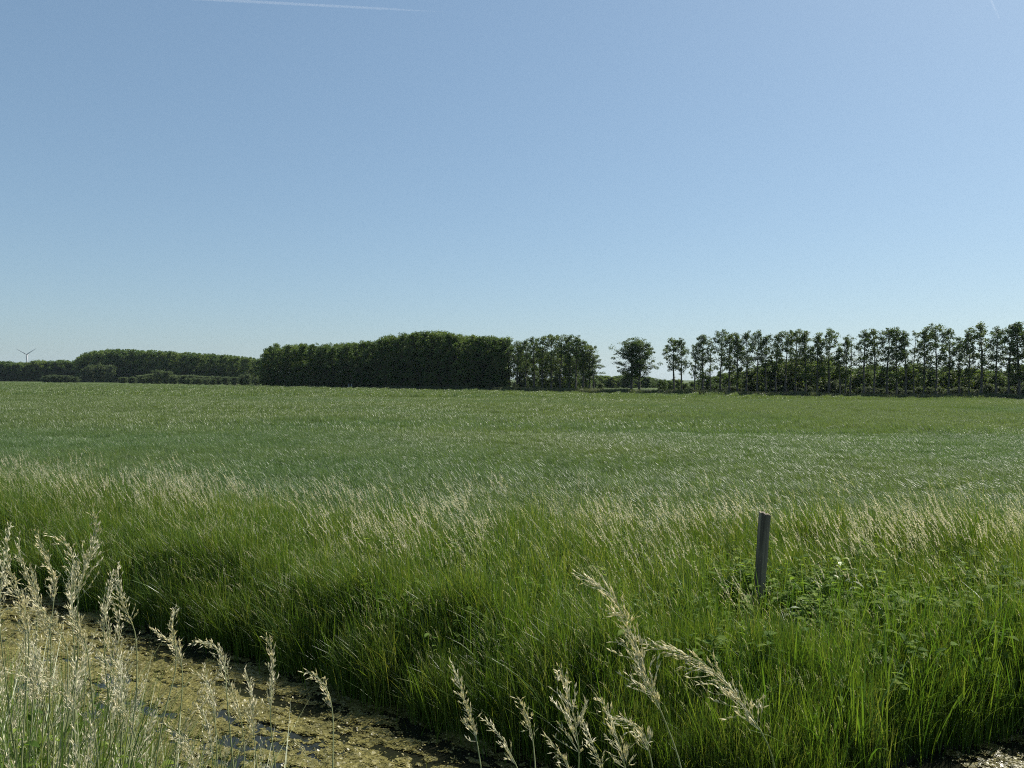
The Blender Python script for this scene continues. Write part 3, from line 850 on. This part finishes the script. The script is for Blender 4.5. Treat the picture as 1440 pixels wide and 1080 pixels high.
# far wood on the left
FP = np.array([(60, 512), (105, 505), (115, 497), (130, 493), (160, 490), (200, 491), (250, 494), (300, 497), (340, 500), (372, 503)])
for row in range(3):
    for i, px in enumerate(np.arange(112 + row * 4, 378, 8.0)):
        Y_ = 400 - (px - 110) * .25 + row * 9
        p = at(px, 0, Y_)
        py = np.interp(px, FP[:, 0], FP[:, 1]) + abs(rng.normal(0, 1.3))
        plant_tree('far_poplar_tree', FARP[int(rng.integers(0, 4))], p[0], Y_, height_at(px, py, Y_), 1.0, rng.uniform(0, 6.28),
                   'poplar in the front of the far left wood, %s from its left end' % nth(i + 1) if row == 0 else 'poplar crown deep in the far left wood',
                   'front row of the far left wood' if row == 0 else 'trees deep in the far left wood', GZ)
LP = np.array([(-40, 508), (0, 506), (20, 508), (45, 508), (58, 504), (70, 507), (88, 505), (100, 507), (115, 505), (130, 506)])
for row in range(2):
    for i, px in enumerate(np.arange(-34 + row * 5, 128, 11.0)):
        Y_ = 420 + row * 10
        p = at(px, 0, Y_)
        py = np.interp(px, LP[:, 0], LP[:, 1]) + abs(rng.normal(0, 1.0))
        plant_tree('round_tree', ROUNDD[int(rng.integers(0, 4))], p[0], Y_, height_at(px, py, Y_), 1.05, rng.uniform(0, 6.28),
                   'round dark tree of the low wood under the wind turbine, %s from the left' % nth(i + 1) if row == 0 else 'round dark tree behind the low wood under the wind turbine',
                   'low wood under the wind turbine' if row == 0 else 'trees behind the low wood', GZ)
for px, py, ws, lab in ((128, 512, .75, 'pale willow at the right end of the low wood'), (143, 510, .8, 'tallest pale willow in front of the far left wood'), (157, 512, .6, 'rightmost pale willow in front of the far left wood'), (119, 518, .7, 'small pale willow left of the other willows')):
    p = at(px, 0, 370.)
    plant_tree('willow_tree', ROUND[int(rng.integers(0, 4))], p[0], 370., height_at(px, py, 370.), ws, rng.uniform(0, 6.28), lab, 'pale willows before the far left wood', GZ)

# shrubs
def shrub(px, top, Y_, ws, lab, group, kinds=None, g=GZ):
    p = at(px, 0, Y_)
    tr, cr, h0 = (kinds or ROUND)[int(rng.integers(0, 4))]
    o = empty('shrub', (p[0], Y_, g))
    H = height_at(px, top, Y_)
    s = H / h0
    o.scale = (s * ws, s * ws, s); o.rotation_euler = (0, 0, rng.uniform(0, 6.28))
    obj('stem', tr, o); obj('foliage', cr, o)
    tag(o, lab, 'shrub', group)
for i, (px, top, ws) in enumerate(((66, 527.5, 1.5), (77, 526.5, 1.5), (85, 526.8, 1.6), (96, 527.5, 1.5), (107, 529, 1.5))):
    shrub(px, top, 350., ws, 'low clipped-looking shrub at the far meadow edge, %s from the left' % nth(i + 1), 'shrubs at the far meadow edge')
for i, (px, top, ws) in enumerate(((175, 530, 1.6), (188, 529, 1.6), (202, 527, 1.6), (214, 525, 1.5), (226, 519.5, 1.1), (236, 521, 1.0), (247, 526.5, 1.5), (260, 527, 1.5), (272, 526.5, 1.5), (284, 528, 1.5),
                                   (296, 528, 1.5), (308, 528.5, 1.5), (320, 529, 1.5), (332, 529.5, 1.4), (343, 526, 1.0), (350, 524, .9), (362, 530, 1.3))):
    shrub(px, top, 330. - (px - 170) * .3, ws, 'grey-green shrub along the foot of the far left wood, %s from the left' % nth(i + 1), 'shrubs along the far left wood')
for i, (px, top, ws) in enumerate(((268, 532, 1.2), (280, 531, 1.4), (292, 532, 1.3), (302, 533, 1.2))):
    shrub(px, top, 280., ws, 'low shrub standing before the far hedge, %s from the left' % nth(i + 1), 'low shrubs before the far hedge')
for px, top, off, ws, lab in ((696, 534, 3.5, 1.0, 'round grey-green bush at the right foot of the dense wood'), (727, 538, 4, 1.0, 'small round bush under the small middle grove')):
    x, y = behind_edge(px, off); shrub(px, top, y, ws, lab, None)

# thicket behind the row, and far trees in the gaps
TP = np.array([(930, 532), (950, 530), (975, 533), (1000, 525), (1030, 527), (1050, 520), (1075, 508), (1090, 497), (1105, 505), (1125, 500), (1150, 506), (1180, 512), (1200, 515), (1230, 514), (1260, 513), (1300, 516), (1340, 516), (1380, 517), (1440, 514), (1500, 514)])
i = 0
for px in np.arange(932, 1502, 10.4):
    off = 14 + 7 * (i % 3)
    x, y = behind_edge(px, off)
    py = np.interp(px, TP[:, 0], TP[:, 1]) + rng.normal(3, 3.5)
    plant_tree('thicket_tree', ROUNDD[int(rng.integers(0, 4))], x, y, height_at(px, py, y), 1.15, rng.uniform(0, 6.28),
               'rounded dark tree in the thicket behind the right-hand row, %s from the left' % nth(i + 1) if px < 1440 else 'rounded dark tree past the right end of the thicket', 'thicket behind the right-hand row')
    i += 1
i = 0
for px in np.arange(934, 1500, 14.0):
    x, y = behind_edge(px + rng.normal(0, 3), 9.5)
    shrub(px, 545 + rng.normal(0, 4), y, rng.uniform(.9, 1.3), 'low green bush under the right-hand poplar row, %s from the left' % nth(i + 1) if px < 1440 else 'low green bush past the right end of the row', 'bushes under the right-hand row')
    i += 1
i = 0
for px, py in ((838, 531), (846, 527), (854, 528), (862, 529), (870, 528), (879, 527), (887, 526), (896, 528), (905, 530), (913, 529), (921, 531), (928, 535)):
    Y_ = 250. + 8 * (i % 3)
    p = at(px, 0, Y_)
    plant_tree('round_tree', ROUNDD[i % 4], p[0], Y_, height_at(px, py, Y_), 1.9, rng.uniform(0, 6.28), 'distant hazy tree seen through the gap, %s from the left' % nth(i + 1), 'distant trees in the gap', GZ)
    i += 1
for px, py in ((848, 537), (829, 535)):
    x, y = behind_edge(px, 30)
    shrub(px, py, y, 1.0, 'round bush in the gap %s' % ('left of the free-standing pair' if px > 840 else 'beside the small middle grove'), None)

# reed verge along the far edge of the field
def verge_tuft(seed):
    rng = np.random.default_rng(seed)
    mb = MB()
    for i in range(90):
        b = np.array((rng.uniform(-.7, .7), rng.uniform(-.6, .6), 0))
        az = rng.uniform(0, 6.28)
        pth, d = blade_path(b, rng.uniform(.6, 1.15), .15, rng.uniform(.1, .7), az, 4, rng, .4)
        mb.strip(pth, .05 * np.array((1, 1, .7, .15)), np.array((-math.sin(az), math.cos(az), 0)), 0, rng.random())
    return mb.mesh('verge_tuft', [M_VERGE])
pts = []
for x in np.arange(-80, 110, .55):
    for off in (1.0, 2.2, 3.4, 4.6): pts.append((x + rng.uniform(-.3, .3), float(edge_y(x)) + off + rng.uniform(-.4, .4)))
pts = np.array(pts); n = len(pts)
sc = (.8 + .5 * vnoise(pts[:, 0] + 200, pts[:, 1], 4, 77)) * np.where(pts[:, 0] < -30, .6, 1.0)
scatter('reed_verge', [verge_tuft(800 + i) for i in range(4)], np.stack([pts[:, 0], pts[:, 1], np.full(n, GZ)], 1),
        np.stack([np.zeros(n), np.zeros(n), rng.uniform(-.6, .6, n)], 1), np.stack([np.ones(n), np.ones(n), sc * 1.0], 1), rng.integers(0, 4, n),
        'dark reedy verge along the ditch at the far edge of the field')

# ------------------------------------------------------------------ wind turbine
def turbine():
    Y_ = 2400.
    hub = at(38.3, 498.5, Y_)
    o = empty('wind_turbine', (hub[0], Y_, GZ))
    H = hub[2] - GZ
    mb = MB(); mb.tube([(0, 0, 0), (0, 0, H * .5), (0, 0, H - 1.5)], [2.3, 1.9, 1.35], 16)
    obj('tower', mb.mesh('tower', [M_WHITE], True), o)
    mb = MB(); mb.tube([(0, 6.5, H), (0, 6, H), (0, 2, H), (0, -2.5, H), (0, -3, H)], [1.0, 1.7, 2.0, 1.8, 1.2], 10)
    obj('nacelle', mb.mesh('nacelle', [M_WHITE], True), o)
    mb = MB(); mb.tube([(0, -3, H), (0, -4, H), (0, -5, H), (0, -5.8, H)], [1.5, 1.6, 1.2, .3], 10)
    hb = obj('hub', mb.mesh('hub', [M_WHITE], True), o)
    B = MB(); L = 36.0
    t = np.array((0, .04, .12, .25, .5, .75, .93, 1.0)); ch = np.array((1.5, 1.6, 3.4, 3.1, 2.2, 1.5, .9, .25)); th = np.array((1.5, 1.3, .9, .6, .35, .2, .12, .05))
    V = []
    for a_, c_, h_ in zip(t, ch, th):
        for k_ in range(8):
            an_ = k_ * math.pi / 4
            V.append((c_ * .5 * math.cos(an_) + c_ * .1, h_ * .5 * math.sin(an_), a_ * L))
    B.add(V, [(i * 8 + j, i * 8 + (j + 1) % 8, i * 8 + 8 + (j + 1) % 8, i * 8 + 8 + j) for i in range(7) for j in range(8)] + [tuple(range(56, 64))])
    bm_ = B.mesh('blade', [M_WHITE], True)
    for a_ in (58, 178, 298):
        b_ = obj('blade', bm_, hb, (0, -4.2, H)); b_.rotation_euler = (0, R(a_), 0)
    tag(o, 'distant white three-bladed wind turbine above the left wood', 'wind turbine')
turbine()

# small posts in the far field
for px, base, topy, Y_, lab in ((332.5, 541.5, 539.6, 230., 'tiny dark stake in the far left field by the weeds'), (490.5, 543, 540.2, 184., 'pale short stake before the dense wood, left of two'), (494, 543, 540.6, 184., 'pale short stake before the dense wood, right of two')):
    p = at(px, topy, Y_)
    mb = MB(); mb.tube([(0, 0, -.1), (0.02, 0, .6), (.03, 0, p[2] - GZ + .05), (.03, .01, p[2] - GZ + .1)], [.11, .10, .09, .05], 7)
    tag(obj('field_stake', mb.mesh('field_stake', [M_WOOD if px < 400 else M_WHITE]), None, (p[0], Y_, GZ)), lab, 'stake')

# contrails high in the sky: thin tubes of scattering vapour
def contrail(p0, p1, r, dens, lab):
    m, t, o = mat_new('vapour')
    v = N(t, 'ShaderNodeVolumePrincipled')
    v.inputs['Color'].default_value = (1, 1, 1, 1); v.inputs['Density'].default_value = dens; v.inputs['Anisotropy'].default_value = 0.3
    t.links.new(v.outputs[0], o.inputs['Volume'])
    c = (p0 + p1) / 2
    tt = np.linspace(0, 1, 14)[:, None]
    mb = MB(); mb.tube((p0 * (1 - tt) + p1 * tt) - c, r * np.interp(tt[:, 0], [0, .8, 1], [1.3, .9, .15]), 12)
    tag(obj('contrail', mb.mesh('contrail', [m], True), None, c), lab, 'contrail')
contrail(at(180, -7, 15000.), at(628, 17, 15000.), 26, 0.0018, 'long thin white contrail at the top left of the sky')
contrail(at(1390, -8, 15000.), at(1407, 30, 15000.), 18, 0.0012, 'short faint contrail in the top right corner of the sky')

# ------------------------------------------------------------------ foreground: pale flowering stalks on the near bank
def spikelet(mb, c, d, l, wd_, rng, tint):
    s = np.cross(d, (.3, .5, .8)); s /= np.linalg.norm(s) + 1e-9
    q = np.cross(d, s)
    m_ = c + d * l * .42
    V = [c, m_ + s * wd_, m_ + q * wd_ * .7, m_ - s * wd_, m_ - q * wd_ * .7, c + d * l]
    mb.add(V, [(0, 2, 1), (0, 3, 2), (0, 4, 3), (0, 1, 4), (1, 2, 5), (2, 3, 5), (3, 4, 5), (4, 1, 5)], 0, tint)
    if rng.random() < .6:
        e = c + d * l * .8 + (s * rng.normal(0, .25) + q * rng.normal(0, .25)) * l
        mb.add([c + d * l * .6 - s * .00025, c + d * l * .6 + s * .00025, e + d * l * .55], [(0, 1, 2)], 0, tint)
def smooth_path(p, n):
    p = np.asarray(p, float)
    s = np.concatenate([[0], np.cumsum(np.linalg.norm(np.diff(p, axis=0), axis=1))])
    u = np.linspace(0, s[-1], n)
    q = np.stack([np.interp(u, s, p[:, k]) for k in range(3)], 1)
    for it in range(3):
        q[1:-1] = .25 * q[:-2] + .5 * q[1:-1] + .25 * q[2:]
    return q
def stalk_meshes(path, L, seed, openness, nodes, spk=.010):
    """path runs from the tip down to the ground (local coordinates)."""
    rng = np.random.default_rng(seed)
    q = smooth_path(path, 60)
    s = np.concatenate([[0], np.cumsum(np.linalg.norm(np.diff(q, axis=0), axis=1))])
    st = MB()
    st.tube(q[::-1], np.interp(s[::-1], [0, L, L * 2, s[-1]], [.0004, .0010, .0016, .0024]), 5, 0, .3 + .5 * rng.random())
    mb = MB()
    def P(v): return np.array([np.interp(v, s, q[:, k]) for k in range(3)])
    for i in range(nodes):
        u = (i + .5 + rng.uniform(-.2, .2)) / nodes
        v = u * L
        c = P(v); ax_ = P(max(v - .01, 0)) - P(v + .01); ax_ /= np.linalg.norm(ax_) + 1e-9
        nb = 2 if u < .15 else int(rng.integers(3, 6))
        for b in range(nb):
            d = ax_ + rng.normal(0, .30 + .42 * openness, 3) + WIND * .25 * openness
            d /= np.linalg.norm(d)
            bl = L * (.05 + .26 * openness * u) * rng.uniform(.5, 1.2)
            t = np.linspace(0, 1, 4)
            bp = c + d[None] * (t * bl)[:, None] + ax_[None] * (t ** 2 * bl * .35)[:, None] + np.array((-.12, .02, -.16))[None] * (t ** 2 * bl)[:, None]
            mb.strip(bp, np.full(4, .0006), np.array((.7, .6, .3)), 0, .4)
            for k in range(max(1, int(bl / .0056))):
                w_ = rng.uniform(.25, 1.0) if bl > .015 else 1
                kk = min(int(w_ * 3), 2)
                pc = bp[kk] + (bp[kk + 1] - bp[kk]) * (w_ * 3 - kk)
                sd_ = d * .7 + ax_ * .6 + rng.normal(0, .30, 3); sd_ /= np.linalg.norm(sd_)
                spikelet(mb, pc, sd_, spk * rng.uniform(.75, 1.25), spk * .135, rng, rng.random())
    return st, mb, q, s
def grass_stalk(label, pix, Y_, Lpx, seed, openness=.5, nodes=16, group=None, leaves_n=1, spk=.010):
    pts = [at(px, py, Y_) for px, py in pix]
    last, prev = pts[-1], pts[-2]
    d = last - prev
    bx = last[0] + np.clip(d[0] / max(abs(d[2]), .01), -.25, .25) * .5
    by = Y_ + .08
    g = float(ground_z(bx, by))
    base = np.array((bx, by, g))
    pts += [last * .5 + base * .5 + np.array((0, 0, 0.0)), base + np.array((0, 0, -.03))]
    rng = np.random.default_rng(seed + 900)
    loc = [p - base for p in pts]
    for p in range(len(loc) - 2): loc[p] = loc[p] + np.array((0, .03 * math.sin(p * 1.7 + seed), 0))
    st, mb, q, s = stalk_meshes(loc, Lpx * Y_ / F, seed, openness, nodes, spk)
    o = empty('flowering_stalk', base)
    obj('stem', st.mesh('stem', [M_STEM], True), o)
    obj('panicle', mb.mesh('panicle', [M_STRAW]), o)
    for k in range(leaves_n):
        v = rng.uniform(.35, .7) * s[-1]
        c = np.array([np.interp(v, s, q[:, j]) for j in range(3)])
        az = rng.uniform(0, 6.28)
        lb = MB()
        pth, dd = blade_path(np.zeros(3), rng.uniform(.15, .26), .5, rng.uniform(.2, .9), az, 7, rng, .4)
        lb.strip(pth, .006 * np.array((.8, 1, 1, .9, .7, .4, .05)), np.array((-math.sin(az), math.cos(az), .1)), 0, rng.random())
        obj('leaf', lb.mesh('leaf', [M_GRASS]), o, c)
    tag(o, label, 'stalk', group)
GR = 'pale stalks on the near bank, right of the algae'
GL = 'pale stalks on the near bank, left'
grass_stalk('tallest arching pale grass head, curving over left in the centre foreground', [(818, 815), (845, 816), (868, 840), (880, 868), (893, 905), (906, 945), (922, 985), (940, 1025), (955, 1060), (962, 1090)], 1.1, 240, 1, .42, 24, GR, 0)
grass_stalk('long arching pale grass head left of the post, tip pointing left', [(905, 908), (935, 905), (975, 918), (1010, 948), (1042, 982), (1064, 1018), (1084, 1052), (1100, 1095)], 1.1, 235, 2, .42, 22, GR, 0)
grass_stalk('upright dense pale grass head at the edge of the algae, bottom centre', [(638, 938), (650, 965), (660, 1000), (667, 1030), (674, 1060), (682, 1095)], 1.3, 125, 3, .35, 17, GR, 1)
grass_stalk('narrow pale grass head between the dense head and the open dark water', [(730, 974), (740, 1000), (748, 1030), (752, 1060), (754, 1095)], 1.35, 85, 4, .35, 13, GR, 0)
grass_stalk('open-branched pale grass head below the arching one, centre foreground', [(786, 930), (794, 955), (802, 985), (810, 1020), (815, 1055), (814, 1095)], 1.2, 150, 5, .85, 14, GR, 1)
grass_stalk('pale grass head leaning left just right of the open-branched head', [(843, 978), (855, 1000), (866, 1030), (876, 1060), (882, 1095)], 1.25, 120, 6, .5, 14, GR, 0)
grass_stalk('short drooping pale grass head low beside the dense upright head', [(682, 1018), (700, 1030), (718, 1052), (738, 1090)], 1.3, 80, 7, .3, 9, GR, 0)
grass_stalk('small pale grass head at the bottom edge below the open-branched head', [(822, 1022), (834, 1046), (845, 1070), (852, 1095)], 1.25, 90, 8, .35, 12, GR, 0)
grass_stalk('bowed pale grass head with spread branches under the tallest arching head', [(866, 1014), (888, 1008), (904, 1024), (914, 1052), (922, 1095)], 1.2, 95, 9, .8, 11, GR, 0)
grass_stalk('low pale grass head at the bottom edge left of the bowed head', [(770, 1030), (784, 1050), (800, 1075), (806, 1100)], 1.25, 90, 10, .4, 11, GR, 0)
LEFT = [([(7, 740), (14, 770), (18, 800), (26, 850), (34, 950), (40, 1095)], 1.9, 100, .3, 'slender pale grass head standing highest at the far left edge'),
        ([(28, 757), (38, 785), (42, 820), (44, 880), (46, 1095)], 1.8, 110, .45, 'feathery pale grass head, second from the left edge'),
        ([(62, 748), (67, 780), (70, 820), (68, 900), (66, 1095)], 1.9, 110, .4, 'narrow upright pale grass head, third from the left edge'),
        ([(80, 747), (93, 768), (101, 795), (106, 840), (110, 900), (95, 1095)], 1.7, 120, .4, 'thick pinkish pale grass head leaning left over the dark bank'),
        ([(131, 720), (130, 750), (126, 785), (118, 830), (105, 930), (72, 1095)], 1.6, 130, .75, 'open pale grass head rising above all others at left'),
        ([(149, 812), (151, 835), (153, 870), (152, 960), (150, 1095)], 1.8, 80, .35, 'small narrow pale grass head beside the broad drooping head'),
        ([(158, 798), (170, 822), (179, 850), (185, 885), (188, 970), (186, 1095)], 1.7, 100, .5, 'broad drooping pale grass head over the left end of the algae'),
        ([(245, 857), (248, 880), (246, 905), (241, 950), (233, 1000), (222, 1095)], 1.7, 70, .3, 'single pale grass head standing in front of the algae edge'),
        ([(223, 883), (236, 893), (246, 912), (256, 960), (250, 1095)], 1.75, 75, .4, 'short pale grass head drooping left beside the single head'),
        ([(277, 898), (295, 902), (310, 918), (322, 960), (335, 1095)], 1.7, 80, .45, 'flag-like pale grass head bent flat to the left over algae'),
        ([(377, 893), (379, 925), (382, 960), (385, 1010), (388, 1095)], 1.7, 110, .35, 'straight pale grass head standing alone, rightmost over the algae'),
        ([(341, 949), (352, 972), (360, 1005), (366, 1095)], 1.7, 90, .5, 'thin pale grass head left of the straight lone head'),
        ([(-6, 790), (4, 825), (10, 870), (18, 1095)], 1.7, 110, .6, 'full pale grass head cut by the left edge'),
        ([(96, 838), (112, 862), (124, 900), (128, 1095)], 1.6, 90, .7, 'spread pale grass head under the open tall one'),
        ([(52, 800), (60, 838), (64, 890), (60, 1095)], 1.65, 120, .7, 'bushy pale grass head in the middle of the left clump'),
        ([(20, 805), (27, 840), (30, 890), (34, 1095)], 1.6, 120, .7, 'bushy pale grass head low at the left edge')]
for i, (pix, Y_, L, op, lab) in enumerate(LEFT):
    grass_stalk(lab, pix, Y_, L, 40 + i, op, 18, GL, 1)
rng = np.random.default_rng(91)
SPX = sorted(rng.uniform(-15, 175, 17)) + sorted(rng.uniform(170, 440, 9))
for i in range(26):
    px = SPX[i]
    tip = rng.uniform(840, 960) if i < 17 else rng.uniform(930, 1040)
    le = rng.uniform(8, 26)
    lab = ('pale grass stalk low inside the left clump, %s from the left edge' % nth(i + 1)) if i < 17 else ('thin short pale grass stalk low over the algae, %s from the left' % nth(i - 16))
    grass_stalk(lab, [(px, tip), (px + le * .8, tip + 22), (px + le * 1.3, tip + 60), (px + le * 1.6, tip + 140), (px + le * 1.4, max(1095, tip + 180))], rng.uniform(1.45, 2.1), rng.uniform(70, 115),
                200 + i, rng.uniform(.35, .8), 11, 'pale stalks thick in the lower left clump' if i < 17 else 'thin pale stalks before the algae', 1)

# undergrowth of the near bank: green blades below, pale flowering stems above
def near_tuft(seed, nb, ns):
    rng = np.random.default_rng(seed)
    mb = MB()
    for i in range(nb):
        az = rng.uniform(0, 6.28)
        b = np.array((rng.normal(0, .05), rng.normal(0, .05), 0))
        pth, d = blade_path(b, rng.uniform(.45, 1.0), rng.uniform(.02, .25), rng.uniform(.05, .6), az, 8, rng, .3)
        mb.strip(pth, .0042 * rng.uniform(.6, 1.4) * np.array((.8, 1, 1, 1, .9, .7, .4, .05)), np.array((-math.sin(az + rng.normal(0, .6)), math.cos(az), .1)), 2 if rng.random() < .35 else 0, rng.random())
    for i in range(ns):
        b = np.array((rng.normal(0, .05), rng.normal(0, .05), 0))
        pth, d = blade_path(b, rng.uniform(.75, 1.05), rng.uniform(.0, .12), rng.uniform(.0, .25), rng.uniform(0, 6.28), 10, rng, .5)
        st_, pn, q_, s_ = stalk_meshes(pth[::-1], rng.uniform(.10, .17), seed * 50 + i, rng.uniform(.3, .7), 8, .009)
        for src, mi in ((st_, 2), (pn, 1)):
            mb.add(np.concatenate(src.v), src.f, mi, np.concatenate(src.t))
    return mb.mesh('near_tuft', [M_GRASS, M_STRAW, M_STEM])
NT = [near_tuft(950 + i, 40, [1, 1, 1, 0][i]) for i in range(4)]
n = 1000
ux_ = np.concatenate([rng.uniform(-2.4, -.65, n), rng.uniform(-.9, .1, 150)])
uy_ = np.concatenate([rng.uniform(1.35, 2.9, n), rng.uniform(1.25, 1.9, 150)])
r_ = ux_ / uy_
k = (uy_ < nl(ux_) - .25) & (r_ > -.78) & (r_ < 0.02) & (rng.random(len(ux_)) < np.interp(r_, [-.66, -.5, -.42, -.3, 0], [1, .9, .45, .3, .12]))
ux_, uy_ = ux_[k], uy_[k]; n = len(ux_)
g_ = ground_z(ux_, uy_)
lim = np.interp(ux_ / uy_, [-.66, -.55, -.48, -.3, 0], [.26, .29, .40, .45, .49]) + rng.uniform(0, .17, n)
scl = np.clip(CZ - uy_ * lim - g_, .12, 1.4)
sxy = np.clip(scl, .5, 1.1)
pick = np.where(rng.random(n) < .35, 3, rng.integers(0, 3, n))
scatter('near_bank_grass', NT, np.stack([ux_, uy_, g_ - .02], 1), np.stack([rng.normal(0, .08, n), rng.normal(-.03, .08, n), rng.normal(0, .8, n)], 1),
        np.stack([sxy, sxy, scl], 1), pick, 'green and pale undergrowth of flowering grass on the near bank, bottom left')
print('near tufts', n)
n = 60
vx_ = rng.uniform(-1.9, -.65, n); vy_ = rng.uniform(1.5, 2.6, n)
k = vx_ / vy_ < -.42
vx_, vy_ = vx_[k], vy_[k]; n = len(vx_)
g_ = ground_z(vx_, vy_)
hh = np.clip(CZ - vy_ * rng.uniform(.42, .52, n) - g_, .1, 1.1)
scl = np.clip(hh / .55, .5, 1.0)
scatter('near_bank_weeds', WT, np.stack([vx_, vy_, g_ + hh - .55 * scl], 1), np.stack([rng.normal(0, .08, n), rng.normal(0, .08, n), rng.uniform(0, 6.28, n)], 1),
        np.stack([scl * .55, scl * .55, scl], 1), rng.integers(0, 5, n), 'green leafy weeds low in the bottom left corner')

# ------------------------------------------------------------------ summer haze
def haze():
    m, t, o = mat_new('haze')
    v = N(t, 'ShaderNodeVolumePrincipled')
    v.inputs['Color'].default_value = (0.70, 0.86, 1.0, 1)
    v.inputs['Density'].default_value = 0.00005
    v.inputs['Anisotropy'].default_value = 0.2
    t.links.new(v.outputs[0], o.inputs['Volume'])
    mb = MB()
    x0, x1, y0, y1, z0, z1 = -9100, 9100, -400, 9100, -2.0, 130.0
    V = [(x, y, z) for z in (z0, z1) for x, y in ((x0, y0), (x1, y0), (x1, y1), (x0, y1))]
    mb.add(V, [(3, 2, 1, 0), (4, 5, 6, 7), (0, 1, 5, 4), (1, 2, 6, 5), (2, 3, 7, 6), (3, 0, 4, 7)])
    tag(obj('haze', mb.mesh('haze', [m])), kind='stuff')
haze()
